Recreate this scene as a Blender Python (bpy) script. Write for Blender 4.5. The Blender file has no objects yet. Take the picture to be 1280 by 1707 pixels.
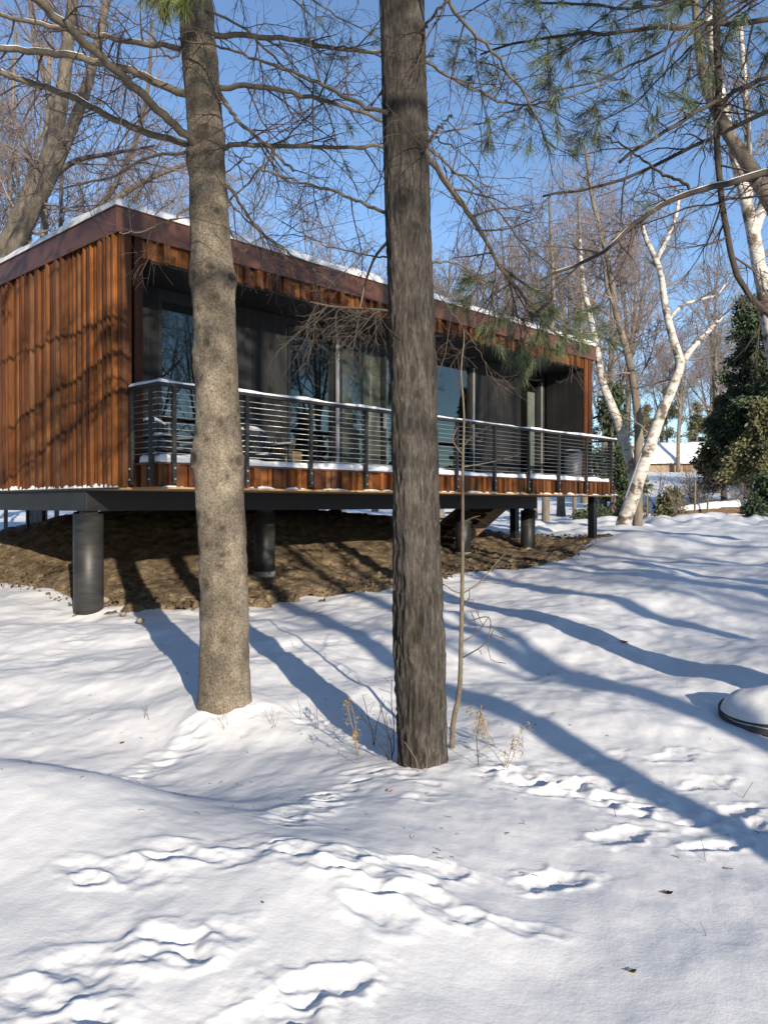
import bpy, math, random
import numpy as np
from mathutils import Vector

# ------------------------------------------------------------------ camera / light
scene = bpy.context.scene
col = scene.collection
EYE = 1.55          # camera height in metres
F = 1330.0          # focal length in photograph pixels (photo is 1280 x 1707)
HZ = 842.0          # row of the horizon in the photograph

cam_d = bpy.data.cameras.new('camera')
cam = bpy.data.objects.new('camera', cam_d)
col.objects.link(cam)
cam.location = (0, 0, EYE)
cam.rotation_euler = (math.radians(90) - math.atan(11.5 / F), 0, 0)
cam_d.sensor_fit = 'VERTICAL'
cam_d.sensor_height = 36.0
cam_d.lens = 36.0 * F / 1707.0
cam_d.clip_start = 0.05
cam_d.clip_end = 1000
scene.camera = cam

SUN_EL = math.radians(16.5)
SUN_H = np.array([0.387, -0.922])            # horizontal direction towards the sun
w = bpy.data.worlds.new('World')
scene.world = w
w.use_nodes = True
nt = w.node_tree
bg = nt.nodes['Background']
sky = nt.nodes.new('ShaderNodeTexSky')
sky.sky_type = 'NISHITA'
sky.sun_disc = False
sky.sun_elevation = SUN_EL
sky.sun_rotation = math.atan2(SUN_H[0], SUN_H[1])
sky.air_density = 0.85
sky.dust_density = 0.1
sky.ozone_density = 2.6
sky.altitude = 300
nt.links.new(sky.outputs[0], bg.inputs[0])
bg.inputs[1].default_value = 0.15

sun_d = bpy.data.lights.new('sun', 'SUN')
sun_d.energy = 5.0
sun_d.angle = math.radians(0.5)
sun_d.color = (1.0, 0.88, 0.72)
sun = bpy.data.objects.new('sun', sun_d)
col.objects.link(sun)
sd = Vector((SUN_H[0] * math.cos(SUN_EL), SUN_H[1] * math.cos(SUN_EL), math.sin(SUN_EL)))
sun.rotation_euler = sd.to_track_quat('Z', 'Y').to_euler()
sun.location = sd * 30

vs = scene.view_settings
vs.view_transform = 'Standard'
vs.look = 'None'
vs.gamma = 1.0
vs.use_curve_mapping = False
vs.exposure = 0.49
scene.cycles.max_bounces = 6
scene.cycles.diffuse_bounces = 3
scene.cycles.glossy_bounces = 3
scene.cycles.transmission_bounces = 4
scene.cycles.transparent_max_bounces = 8

# ------------------------------------------------------------------ helpers
def at(px, py, d):
    return np.array([(px - 640.0) / F * d, d, EYE + (HZ - py) / F * d])

def tag(o, label=None, cat=None, group=None, kind=None):
    if label: o['label'] = label
    if cat: o['category'] = cat
    if group: o['group'] = group
    if kind: o['kind'] = kind
    return o

def empty(name, loc=(0, 0, 0), rz=0.0):
    o = bpy.data.objects.new(name, None)
    o.empty_display_size = 0.2
    o.location = loc
    o.rotation_euler = (0, 0, rz)
    col.objects.link(o)
    return o

def mesh_data(name, V, faces, mat, smooth=True, attrs=None):
    """V (n,3); faces = list of int arrays (m,k), k = 3 or 4"""
    me = bpy.data.meshes.new(name)
    V = np.asarray(V, dtype=np.float32)
    faces = [np.asarray(f, dtype=np.int32) for f in faces if len(f)]
    loops = np.concatenate([f.ravel() for f in faces])
    tot = np.concatenate([np.full(len(f), f.shape[1], np.int32) for f in faces])
    start = np.concatenate([[0], np.cumsum(tot)[:-1]]).astype(np.int32)
    me.vertices.add(len(V)); me.vertices.foreach_set('co', V.ravel())
    me.loops.add(len(loops)); me.loops.foreach_set('vertex_index', loops)
    me.polygons.add(len(tot)); me.polygons.foreach_set('loop_start', start)
    me.polygons.foreach_set('loop_total', tot)
    me.polygons.foreach_set('use_smooth', np.full(len(tot), bool(smooth)))
    if attrs:
        for k, a in attrs.items():
            at_ = me.attributes.new(k, 'FLOAT', 'POINT')
            at_.data.foreach_set('value', np.asarray(a, np.float32).ravel())
    me.update(calc_edges=True)
    me.validate()
    if mat is not None: me.materials.append(mat)
    return me

def obj(name, me, parent=None, loc=None):
    o = bpy.data.objects.new(name, me)
    col.objects.link(o)
    if parent is not None: o.parent = parent
    if loc is not None: o.location = loc
    return o

class MB:
    def __init__(self): self.V = []; self.Q = []; self.T = []; self.n = 0
    def add(self, V, Q=None, T=None):
        V = np.asarray(V, float).reshape(-1, 3)
        if Q is not None and len(Q): self.Q.append(np.asarray(Q) + self.n)
        if T is not None and len(T): self.T.append(np.asarray(T) + self.n)
        self.V.append(V); self.n += len(V)
    def box(self, x0, x1, y0, y1, z0, z1):
        V = [(x, y, z) for z in (z0, z1) for y in (y0, y1) for x in (x0, x1)]
        self.add(V, [(0, 2, 3, 1), (4, 5, 7, 6), (0, 1, 5, 4), (2, 6, 7, 3), (0, 4, 6, 2), (1, 3, 7, 5)])
    def cyl(self, c0, c1, r0, r1=None, seg=16, cap=True):
        r1 = r0 if r1 is None else r1
        P = np.array([[c0, c1]], float)
        self.tubes(P, np.array([[r0, r1]]), seg)
        if cap:
            base = self.n - 2 * seg
            self.add([c0], None, None); self.T.append(np.array([(base + (i + 1) % seg, base + i, self.n - 1) for i in range(seg)]))
            self.add([c1], None, None); self.T.append(np.array([(base + seg + i, base + seg + (i + 1) % seg, self.n - 1) for i in range(seg)]))
    def tubes(self, paths, radii, sides):
        V, Q = tube_geo(paths, radii, sides)
        self.add(V, Q)
    def data(self, name, mat, smooth=True, attrs=None):
        fs = []
        if self.Q: fs.append(np.concatenate(self.Q))
        if self.T: fs.append(np.concatenate(self.T))
        return mesh_data(name, np.concatenate(self.V), fs, mat, smooth, attrs)
    def build(self, name, mat, parent=None, smooth=True, loc=None):
        return obj(name, self.data(name, mat, smooth), parent, loc)

def norm(a): return a / (np.linalg.norm(a, axis=-1, keepdims=True) + 1e-9)

def tube_geo(paths, radii, sides):
    paths = np.asarray(paths, float); radii = np.asarray(radii, float)
    N, P, _ = paths.shape
    tan = norm(np.gradient(paths, axis=1))
    mean = norm(tan.mean(axis=1))
    ref = np.zeros((N, 3)); ref[np.arange(N), np.argmin(np.abs(mean), axis=1)] = 1
    n1 = norm(np.cross(tan, ref[:, None, :])); n2 = np.cross(tan, n1)
    a = np.arange(sides) / sides * 2 * np.pi
    V = paths[:, :, None, :] + radii[:, :, None, None] * (np.cos(a)[None, None, :, None] * n1[:, :, None, :] + np.sin(a)[None, None, :, None] * n2[:, :, None, :])
    idx = np.arange(N * P * sides).reshape(N, P, sides)
    nx = np.roll(idx, -1, axis=2)
    Q = np.stack([idx[:, :-1], nx[:, :-1], nx[:, 1:], idx[:, 1:]], axis=-1).reshape(-1, 4)
    return V.reshape(-1, 3), Q

def spline(pts, P):
    pts = np.asarray(pts, float)
    if len(pts) == 2: return pts[0] + np.linspace(0, 1, P)[:, None] * (pts[1] - pts[0])
    ext = np.vstack([2 * pts[0] - pts[1], pts, 2 * pts[-1] - pts[-2]])
    seg = np.linalg.norm(np.diff(pts, axis=0), axis=1); cum = np.concatenate([[0], np.cumsum(seg)])
    t = np.linspace(0, cum[-1], P)
    i = np.clip(np.searchsorted(cum, t, side='right') - 1, 0, len(seg) - 1)
    f = ((t - cum[i]) / np.maximum(seg[i], 1e-9))[:, None]
    p0, p1, p2, p3 = ext[i], ext[i + 1], ext[i + 2], ext[i + 3]
    return 0.5 * ((2 * p1) + (-p0 + p2) * f + (2 * p0 - 5 * p1 + 4 * p2 - p3) * f ** 2 + (-p0 + 3 * p1 - 3 * p2 + p3) * f ** 3)

def grow(paths, radii, n, rng, t0=0.2, t1=1.0, length=0.5, lvar=0.4, taper_len=0.5, angle=50, avar=15, ratio=0.6, rtip=0.002, P=5, droop=0.0, wander=0.15, up=0.0, rmax=None):
    """children branches of many parents at once -> (paths, radii)"""
    N, PP, _ = paths.shape
    idx = np.repeat(np.arange(N), n)
    M = len(idx)
    k = np.tile(np.arange(n), N)
    t = t0 + (t1 - t0) * (k + rng.random(M)) / n
    f = t * (PP - 1); i = np.clip(f.astype(int), 0, PP - 2); fr = (f - i)[:, None]
    p = paths[idx, i] * (1 - fr) + paths[idx, i + 1] * fr
    tg = norm(paths[idx, i + 1] - paths[idx, i])
    r0 = (radii[idx, i] * (1 - fr[:, 0]) + radii[idx, i + 1] * fr[:, 0]) * ratio
    if rmax: r0 = np.minimum(r0, rmax)
    r0 = np.maximum(r0, rtip)
    perp = norm(np.cross(tg, norm(rng.normal(size=(M, 3)))))
    a = np.radians(angle + avar * rng.normal(size=M))[:, None]
    d = np.cos(a) * tg + np.sin(a) * perp
    L = length * (1 + lvar * (rng.random(M) * 2 - 1)) * (1 - taper_len * (t - t0) / max(t1 - t0, 1e-6))
    out = np.zeros((M, P, 3)); out[:, 0] = p
    for j in range(1, P):
        d = norm(d + wander * rng.normal(size=(M, 3)) + np.array([0, 0, up - droop]))
        p = p + d * (L / (P - 1))[:, None]
        out[:, j] = p
    s = np.linspace(0, 1, P)[None, :]
    rad = r0[:, None] * (1 - s) + np.minimum(rtip, r0)[:, None] * s
    return out, rad

def needles(tips, dirs, n, rng, length=0.10, width=0.0022, spread=0.9):
    """pine tufts: n slim triangles fanning out of each tip"""
    M = len(tips)
    T = np.repeat(tips, n, axis=0); D = np.repeat(norm(dirs), n, axis=0)
    d = norm(D + spread * norm(rng.normal(size=(M * n, 3))) + np.array([0, 0, -0.18]))
    side = norm(np.cross(d, rng.normal(size=(M * n, 3)))) * width
    L = length * (0.65 + 0.5 * rng.random((M * n, 1)))
    base = T - D * (rng.random((M * n, 1)) * 0.05)
    mid = base + d * L * 0.55
    tip = base + d * L + np.array([0, 0, -0.012])
    V = np.stack([base - side * 0.7, base + side * 0.7, mid + side, mid - side, tip], axis=1).reshape(-1, 3)
    k = np.arange(M * n)[:, None] * 5
    Q = np.concatenate([k, k + 1, k + 2, k + 3], axis=1)
    Tt = np.concatenate([k + 3, k + 2, k + 4], axis=1)
    return V, Q, Tt

# ---- numpy value noise
def _h(i, j, k):
    n = (i.astype(np.int64) * 374761393 + j.astype(np.int64) * 668265263 + k.astype(np.int64) * 2147483647 * 3 + 1274126177) & 0xffffffff
    n = ((n ^ (n >> 13)) * 1274126177) & 0xffffffff
    n = ((n ^ (n >> 16)) * 2246822519) & 0xffffffff
    return ((n ^ (n >> 15)) & 0xffffff) / float(0xffffff)

def noise3(x, y, z):
    x, y, z = np.broadcast_arrays(np.asarray(x, float), np.asarray(y, float), np.asarray(z, float))
    i, j, k = np.floor(x), np.floor(y), np.floor(z)
    fx, fy, fz = x - i, y - j, z - k
    u, v, ww = [f * f * f * (f * (f * 6 - 15) + 10) for f in (fx, fy, fz)]
    r = 0
    for a in (0, 1):
        for b in (0, 1):
            for c in (0, 1):
                r = r + _h(i + a, j + b, k + c) * (u if a else 1 - u) * (v if b else 1 - v) * (ww if c else 1 - ww)
    return r * 2 - 1

def noise2(x, y, s=0.0):
    x, y = np.broadcast_arrays(np.asarray(x, float), np.asarray(y, float))
    i, j = np.floor(x), np.floor(y)
    fx, fy = x - i, y - j
    u, v = [f * f * f * (f * (f * 6 - 15) + 10) for f in (fx, fy)]
    k = np.full(x.shape, int(s) + 7)
    r = 0
    for a in (0, 1):
        for b in (0, 1):
            r = r + _h(i + a, j + b, k) * (u if a else 1 - u) * (v if b else 1 - v)
    return r * 2 - 1

def fbm2(x, y, o=4, s=0, lac=2.03, g=0.5):
    a, r = 1.0, 0
    for q in range(o):
        r = r + a * noise2(x, y, s + q * 17); x = x * lac + 13.7; y = y * lac - 7.1; a *= g
    return r

# ------------------------------------------------------------------ materials
def new_mat(name):
    m = bpy.data.materials.new(name); m.use_nodes = True
    return m, m.node_tree, m.node_tree.nodes['Principled BSDF']

def nd(t, kind, **kw):
    n = t.nodes.new(kind)
    for k, v in kw.items():
        if k.startswith('_'): n.inputs[k[1:]].default_value = v
        else: setattr(n, k, v)
    return n

def coords(t, space='Object', scale=(1, 1, 1)):
    mp = nd(t, 'ShaderNodeMapping'); mp.inputs['Scale'].default_value = scale
    if space == 'World':
        g = nd(t, 'ShaderNodeNewGeometry'); t.links.new(g.outputs['Position'], mp.inputs[0])
    else:
        tc = nd(t, 'ShaderNodeTexCoord'); t.links.new(tc.outputs[space], mp.inputs[0])
    return mp.outputs[0]

def noise(t, vec, scale, detail=6, rough=0.6, dist=0.0):
    n = nd(t, 'ShaderNodeTexNoise'); n.inputs['Scale'].default_value = scale
    n.inputs['Detail'].default_value = detail; n.inputs['Roughness'].default_value = rough
    n.inputs['Distortion'].default_value = dist
    if vec is not None: t.links.new(vec, n.inputs['Vector'])
    return n.outputs['Fac']

def ramp(t, fac, stops):
    r = nd(t, 'ShaderNodeValToRGB'); e = r.color_ramp.elements
    while len(e) < len(stops): e.new(0.5)
    for el, (p, c) in zip(e, stops):
        el.position = p; el.color = (c[0], c[1], c[2], 1) if not np.isscalar(c) else (c, c, c, 1)
    t.links.new(fac, r.inputs[0]); return r.outputs[0]

def mixc(t, fac, a, b, mode='MIX'):
    m = nd(t, 'ShaderNodeMix', data_type='RGBA', blend_type=mode)
    for i, v in ((0, fac), (6, a), (7, b)):
        if isinstance(v, (int, float)): m.inputs[i].default_value = v
        elif isinstance(v, tuple): m.inputs[i].default_value = (*v, 1)
        else: t.links.new(v, m.inputs[i])
    return m.outputs[2]

def bump(t, b, h, strength=0.4, dist=0.02):
    n = nd(t, 'ShaderNodeBump'); n.inputs['Strength'].default_value = strength; n.inputs['Distance'].default_value = dist
    t.links.new(h, n.inputs['Height']); t.links.new(n.outputs[0], b.inputs['Normal']); return n

def simple(name, c, rough=0.6, var=0.25, scale=8, space='Object', bmp=0.0, metallic=0.0, stretch=(1, 1, 1), rnd=0.0):
    m, t, b = new_mat(name)
    v = coords(t, space, stretch)
    f = noise(t, v, scale)
    c0 = tuple(x * (1 - var) for x in c); c1 = tuple(min(1, x * (1 + var)) for x in c)
    cc = ramp(t, f, [(0.3, c0), (0.7, c1)])
    if rnd:
        oi = nd(t, 'ShaderNodeObjectInfo')
        k = ramp(t, oi.outputs['Random'], [(0, 1 - rnd), (1, 1 + rnd * 0.6)])
        cc = mixc(t, 1.0, cc, k, 'MULTIPLY')
    t.links.new(cc, b.inputs['Base Color'])
    b.inputs['Roughness'].default_value = rough; b.inputs['Metallic'].default_value = metallic
    if bmp: bump(t, b, noise(t, v, scale * 4), bmp, 0.01)
    return m

def make_snow():
    m, t, b = new_mat('snow')
    v = coords(t, 'World')
    big = noise(t, v, 1.3, 4)
    cc = ramp(t, big, [(0.3, (0.77, 0.775, 0.785)), (0.7, (0.83, 0.835, 0.84))])
    t.links.new(cc, b.inputs['Base Color'])
    b.inputs['Roughness'].default_value = 0.55
    b.inputs['Specular IOR Level'].default_value = 0.25
    b.inputs['Subsurface Weight'].default_value = 0.0
    f1 = noise(t, v, 60, 4, 0.65)
    f2 = noise(t, v, 11, 5, 0.6)
    a = nd(t, 'ShaderNodeMath', operation='MULTIPLY_ADD'); t.links.new(f2, a.inputs[0]); a.inputs[1].default_value = 2.2; t.links.new(f1, a.inputs[2])
    bump(t, b, a.outputs[0], 0.16, 0.012)
    return m
M = {}
M['snow'] = make_snow()

def make_dirt():
    m, t, b = new_mat('dirt')
    v = coords(t, 'World')
    f = noise(t, v, 5, 8, 0.7); g = noise(t, v, 38, 6, 0.7)
    c1 = ramp(t, f, [(0.3, (0.05, 0.032, 0.017)), (0.48, (0.17, 0.12, 0.066)), (0.66, (0.34, 0.265, 0.155))])
    c2 = ramp(t, g, [(0.35, 0.5), (0.6, 1.15)])
    cc = mixc(t, 1.0, c1, c2, 'MULTIPLY')
    t.links.new(cc, b.inputs['Base Color']); b.inputs['Roughness'].default_value = 0.95
    bump(t, b, g, 0.9, 0.03)
    return m
M['dirt'] = make_dirt()

def make_bark(name, dark, mid, light, furrow):
    m, t, b = new_mat(name)
    v = coords(t, 'Object', (1, 1, 0.17 if furrow else 0.75))
    f = noise(t, v, 75 if furrow else 85, 8, 0.75, 0.9 if furrow else 0.3)
    vb = coords(t, 'Object', (1, 1, 0.6))
    g = noise(t, vb, 4.5, 5, 0.6)
    c1 = ramp(t, f, [(0.36, dark), (0.5, mid), (0.63, light)])
    ar = nd(t, 'ShaderNodeAttribute'); ar.attribute_name = 'ridge'
    c1 = mixc(t, 1.0, c1, ramp(t, ar.outputs['Fac'], [(0.0, 0.6), (0.45, 0.92), (1.0, 1.2)]), 'MULTIPLY')
    c2 = ramp(t, g, [(0.36, 0.55), (0.62, 1.12)])
    cc = mixc(t, 1.0, c1, c2, 'MULTIPLY')
    a = nd(t, 'ShaderNodeAttribute'); a.attribute_name = 'knot'
    cc = mixc(t, a.outputs['Fac'], cc, tuple(x * 0.5 for x in dark))
    t.links.new(cc, b.inputs['Base Color']); b.inputs['Roughness'].default_value = 0.95
    b.inputs['Specular IOR Level'].default_value = 0.15
    bump(t, b, f, 1.0, 0.014)
    return m
M['bark_pale'] = make_bark('bark_pale', (0.095, 0.077, 0.058), (0.225, 0.190, 0.145), (0.36, 0.312, 0.245), False)
M['bark_furrowed'] = make_bark('bark_furrowed', (0.044, 0.039, 0.034), (0.085, 0.075, 0.065), (0.145, 0.130, 0.113), True)
M['spray'] = simple('dead_spray', (0.075, 0.062, 0.05), 0.9, 0.3, 12)
M['limb'] = simple('limb_bark', (0.13, 0.108, 0.075), 0.9, 0.35, 25, bmp=0.4)
M['dead_twig'] = simple('dead_twig', (0.085, 0.060, 0.048), 0.9, 0.3, 10)
M['dark_limb'] = simple('dark_limb', (0.05, 0.04, 0.032), 0.9, 0.35, 20)
M['grey_bark'] = simple('grey_bark', (0.16, 0.135, 0.105), 0.95, 0.4, 7, bmp=0.5, stretch=(1, 1, 0.35))
M['stout_bark'] = simple('stout_bark', (0.115, 0.097, 0.075), 0.95, 0.6, 9, bmp=0.9, stretch=(1, 1, 0.3))
M['red_twig'] = simple('red_twig', (0.22, 0.165, 0.145), 0.9, 0.3, 0.6)
M['grey_twig'] = simple('grey_twig', (0.20, 0.168, 0.14), 0.9, 0.3, 0.6)
M['needle'] = simple('needle', (0.095, 0.125, 0.055), 0.55, 0.4, 9, rnd=0.1)
M['bright_needle'] = simple('bright_needle', (0.17, 0.21, 0.06), 0.5, 0.35, 9)
M['cedar'] = simple('cedar', (0.055, 0.078, 0.034), 0.7, 0.5, 2.5)
M['cedar_olive'] = simple('cedar_olive', (0.12, 0.115, 0.05), 0.7, 0.45, 2.5)

def make_birch():
    m, t, b = new_mat('birch_bark')
    v = coords(t, 'Object', (1, 1, 2.6))
    f = noise(t, v, 4.2, 7, 0.7, 0.4)
    g = noise(t, coords(t, 'Object', (1, 1, 1.2)), 3.0, 5, 0.6)
    c = ramp(t, f, [(0.33, (0.12, 0.095, 0.075)), (0.42, (0.38, 0.345, 0.295)), (0.6, (0.60, 0.565, 0.51))])
    c2 = ramp(t, g, [(0.40, (0.22, 0.18, 0.14)), (0.50, (1, 1, 1))])
    t.links.new(mixc(t, 1.0, c, c2, 'MULTIPLY'), b.inputs['Base Color']); b.inputs['Roughness'].default_value = 0.8
    bump(t, b, f, 0.4, 0.01)
    return m
M['birch'] = make_birch()

def make_clad():
    m, t, b = new_mat('stained_cedar')
    v = coords(t, 'World', (1, 1, 0.045))
    f = noise(t, v, 55, 7, 0.65, 0.4)
    g = noise(t, coords(t, 'World', (1, 1, 0.25)), 6, 4, 0.6)
    oi = nd(t, 'ShaderNodeObjectInfo')
    base = ramp(t, oi.outputs['Random'], [(0.0, (0.06, 0.020, 0.009)), (0.2, (0.14, 0.051, 0.016)), (0.5, (0.25, 0.090, 0.023)), (0.7, (0.15, 0.070, 0.030)), (0.85, (0.085, 0.030, 0.013)), (1.0, (0.21, 0.070, 0.018))])
    grain = ramp(t, f, [(0.3, 0.55), (0.7, 1.2)])
    blot = ramp(t, g, [(0.3, 0.7), (0.7, 1.15)])
    cc = mixc(t, 1.0, mixc(t, 1.0, base, grain, 'MULTIPLY'), blot, 'MULTIPLY')
    t.links.new(cc, b.inputs['Base Color']); b.inputs['Roughness'].default_value = 0.6
    b.inputs['Specular IOR Level'].default_value = 0.2
    bump(t, b, f, 0.25, 0.004)
    return m
M['clad'] = make_clad()
M['fascia'] = simple('fascia_brown', (0.115, 0.048, 0.030), 0.5, 0.12, 3)
M['steel'] = simple('charcoal_steel', (0.022, 0.023, 0.022), 0.6, 0.18, 6)
M['pier'] = simple('pier_steel', (0.026, 0.027, 0.026), 0.5, 0.45, 3, bmp=0.12, stretch=(1, 1, 9))
M['black'] = simple('black_paint', (0.010, 0.0105, 0.0115), 0.55, 0.2, 6)
M['siding'] = simple('dark_siding', (0.0095, 0.0095, 0.010), 0.8, 0.35, 30, space='World', stretch=(1, 1, 0.06), rnd=0.3)
M['soffit'] = simple('soffit', (0.014, 0.014, 0.013), 0.6, 0.2, 4)
M['ply'] = simple('ply_tan', (0.36, 0.23, 0.10), 0.7, 0.25, 8)
M['alu'] = simple('aluminium', (0.34, 0.34, 0.33), 0.35, 0.1, 6, metallic=0.4)
M['cable'] = simple('cable_steel', (0.50, 0.50, 0.48), 0.35, 0.1, 6, metallic=0.7)
M['blind'] = simple('blind_fabric', (0.14, 0.133, 0.11), 0.9, 0.12, 5, stretch=(1, 1, 0.1))
M['plaster'] = simple('room_plaster', (0.35, 0.34, 0.31), 0.8, 0.05, 2)
M['boards'] = simple('weathered_boards', (0.19, 0.115, 0.065), 0.8, 0.35, 14)
M['ring'] = simple('ring_stone', (0.085, 0.085, 0.078), 0.9, 0.35, 16, bmp=0.5)
M['concrete'] = simple('concrete', (0.27, 0.25, 0.22), 0.9, 0.3, 16, bmp=0.5)
M['stone'] = simple('stone', (0.24, 0.20, 0.155), 0.9, 0.35, 22, bmp=0.5, rnd=0.25)
M['straw'] = simple('straw', (0.30, 0.225, 0.135), 0.85, 0.25, 20)
M['litter'] = simple('litter', (0.10, 0.065, 0.038), 0.9, 0.5, 30, space='World')
M['leaf'] = simple('dry_leaf', (0.14, 0.06, 0.035), 0.8, 0.3, 30)
M['pink_leaf'] = simple('faded_leaf', (0.42, 0.24, 0.19), 0.8, 0.3, 30)
M['chair'] = simple('chair_plastic', (0.035, 0.034, 0.033), 0.5, 0.2, 6)
M['bin'] = simple('bin_plastic', (0.075, 0.08, 0.095), 0.5, 0.2, 6)
M['log'] = simple('log_bark', (0.135, 0.085, 0.055), 0.95, 0.4, 9, bmp=0.7, stretch=(0.4, 1, 1))
M['shed'] = simple('shed_wall', (0.30, 0.22, 0.15), 0.9, 0.3, 5)
M['copper_leaf'] = simple('copper_leaf', (0.30, 0.13, 0.07), 0.8, 0.3, 2)

def make_glass():
    m, t, b = new_mat('window_glass')
    t.nodes.remove(b)
    out = t.nodes['Material Output']
    gl = nd(t, 'ShaderNodeBsdfGlossy'); gl.inputs['Roughness'].default_value = 0.01; gl.inputs['Color'].default_value = (0.92, 1.0, 0.97, 1)
    tr = nd(t, 'ShaderNodeBsdfTransparent'); tr.inputs['Color'].default_value = (0.84, 0.87, 0.85, 1)
    lw = nd(t, 'ShaderNodeLayerWeight'); lw.inputs['Blend'].default_value = 0.5
    pw = nd(t, 'ShaderNodeMath', operation='POWER'); t.links.new(lw.outputs['Facing'], pw.inputs[0]); pw.inputs[1].default_value = 5.0
    fr = nd(t, 'ShaderNodeMath', operation='MULTIPLY_ADD'); t.links.new(pw.outputs[0], fr.inputs[0]); fr.inputs[1].default_value = 0.91; fr.inputs[2].default_value = 0.09
    mx = nd(t, 'ShaderNodeMixShader')
    t.links.new(fr.outputs[0], mx.inputs[0]); t.links.new(tr.outputs[0], mx.inputs[1]); t.links.new(gl.outputs[0], mx.inputs[2])
    t.links.new(mx.outputs[0], out.inputs['Surface'])
    return m
M['glass'] = make_glass()

# ------------------------------------------------------------------ terrain
CP = [  # control points read off the photograph: column, row, assumed distance
    (100, 1690, 2.10), (640, 1690, 2.27), (1180, 1690, 2.36), (-500, 1500, 2.8), (1700, 1500, 3.0),
    (0, 1318, 3.65), (150, 1340, 3.6), (240, 1395, 3.4), (350, 1450, 3.22), (520, 1480, 3.05), (650, 1520, 2.9), (900, 1580, 2.75),
    (100, 1302, 4.6), (300, 1345, 4.2), (450, 1400, 3.6), (700, 1440, 3.35), (950, 1480, 3.2),
    (375, 1190, 5.85), (704, 1285, 4.6), (1000, 1300, 4.5), (1240, 1300, 4.45),
    (100, 1130, 7.0), (0, 1050, 9.2), (250, 1050, 9.0), (143, 1018, 10.35), (452, 962, 12.5), (550, 1050, 8.8), (800, 1050, 8.6),
    (1000, 1050, 8.3), (1200, 1120, 6.9), (1250, 1000, 9.5), (760, 965, 12.6), (930, 930, 15.8), (897, 915, 18.1), (784, 927, 16.3),
    (1000, 895, 18.0), (1000, 907, 16.3), (1200, 930, 13.0), (1280, 890, 17), (1150, 880, 20), (1040, 882, 21), (857, 897, 19.4), (960, 885, 22),
    (1280, 862, 26), (1100, 866, 28), (850, 868, 30), (1180, 853, 32), (1245, 834, 33), (1200, 810, 45), (1100, 800, 50), (1110, 785, 60),
    (0, 893, 17), (110, 868, 15), (250, 866, 15), (450, 863, 17), (600, 863, 19), (740, 885, 19.5), (0, 968, 12.8), (-250, 985, 12),
    (50, 882, 24), (50, 853, 38), (-300, 885, 22), (-300, 848, 40), (400, 845, 40), (700, 845, 45), (1500, 880, 16), (1600, 840, 35),
]
cpw = [at(*c) for c in CP]
for X in np.linspace(-70, 70, 8): cpw.append(np.array([X, 85.0, EYE + 3.2]))
cpw += [np.array(p, float) for p in ((-10, -5, 0.1), (10, -5, 0.1), (0, -3, 0.05), (0, -25, 0.0), (-30, -20, 0), (30, -20, 0.2), (-14, 3, 0.15), (12, 3, 0.25), (30, 10, 0.9), (-35, 15, 0.5), (-60, 40, 2.0), (60, 40, 2.0), (0, -60, 0.0), (-60, -50, 0.0), (60, -50, 0.0), (0.6, 0.6, 0.06), (-0.8, 1.2, 0.12))]
cpw = np.array(cpw)

def tps_fit(P, lam=0.02):
    XY = P[:, :2]; n = len(P)
    d = np.linalg.norm(XY[:, None] - XY[None], axis=-1)
    K = np.where(d > 0, d ** 2 * np.log(d + 1e-12), 0) + lam * np.eye(n)
    A = np.hstack([np.ones((n, 1)), XY])
    S = np.zeros((n + 3, n + 3)); S[:n, :n] = K; S[:n, n:] = A; S[n:, :n] = A.T
    return np.linalg.solve(S, np.concatenate([P[:, 2], np.zeros(3)]))
tw = tps_fit(cpw)
def base_h(X, Y):
    X = np.asarray(X, float); Y = np.asarray(Y, float)
    r = tw[-3] + tw[-2] * X + tw[-1] * Y
    for i in range(len(cpw)):
        d2 = (X - cpw[i, 0]) ** 2 + (Y - cpw[i, 1]) ** 2
        r = r + tw[i] * 0.5 * d2 * np.log(d2 + 1e-12)
    return r

def hit(px, py):
    """distance at which the sight line of a photograph pixel meets the ground"""
    d = np.geomspace(1.5, 70, 900)
    X = (px - 640) / F * d; Z = EYE + (HZ - py) / F * d
    below = Z < base_h(X, d)
    i = int(np.argmax(below)) if below.any() else len(d) - 1
    return np.array([X[i], d[i]])

rngf = np.random.default_rng(5)
BOOT = []     # deep boot holes: x, y, heading, length, width, depth
for px, py, hd, dep in ((925, 1487, 15, .075), (1040, 1402, 25, .07), (705, 1480, 12, .06), (1195, 1412, 20, .07), (535, 1660, 30, .07), (455, 1715, 35, .05),
                    (1110, 1345, 20, .05), (1230, 1352, 15, .06), (940, 1330, 10, .05), (860, 1295, 5, .05), (1010, 1310, 25, .05),
                    (1000, 1275, 20, .05), (1120, 1275, 15, .05), (1180, 1310, 15, .05)):
    p = hit(px, py); BOOT.append((p[0], p[1], math.radians(hd), 0.15, 0.06, dep))
TRACK = []    # small paw prints
def trail(pts, n, dep, r):
    P = np.array([hit(*p) for p in pts]); S = spline(P, n)
    for k, s in enumerate(S):
        o = rngf.normal(size=2) * 0.05
        TRACK.append((s[0] + o[0], s[1] + o[1], r * (0.7 + 0.6 * rngf.random()), dep * (0.6 + 0.8 * rngf.random())))
trail([(640, 1290), (560, 1340), (510, 1380), (490, 1420)], 26, .035, .045)
trail([(120, 1290), (230, 1275), (300, 1240), (330, 1200)], 30, .03, .05)
trail([(830, 1300), (960, 1320), (1100, 1360), (1280, 1380)], 46, .05, .06)
trail([(640, 1250), (560, 1210), (470, 1190), (400, 1200)], 22, .03, .04)
trail([(660, 1290), (720, 1330), (700, 1350)], 8, .03, .04)
trail([(380, 1620), (300, 1590), (150, 1650), (30, 1690)], 18, .045, .05)
trail([(620, 1500), (420, 1490), (280, 1480), (150, 1490)], 26, .04, .05)
trail([(740, 1555), (830, 1570), (880, 1585)], 5, .03, .04)
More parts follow.
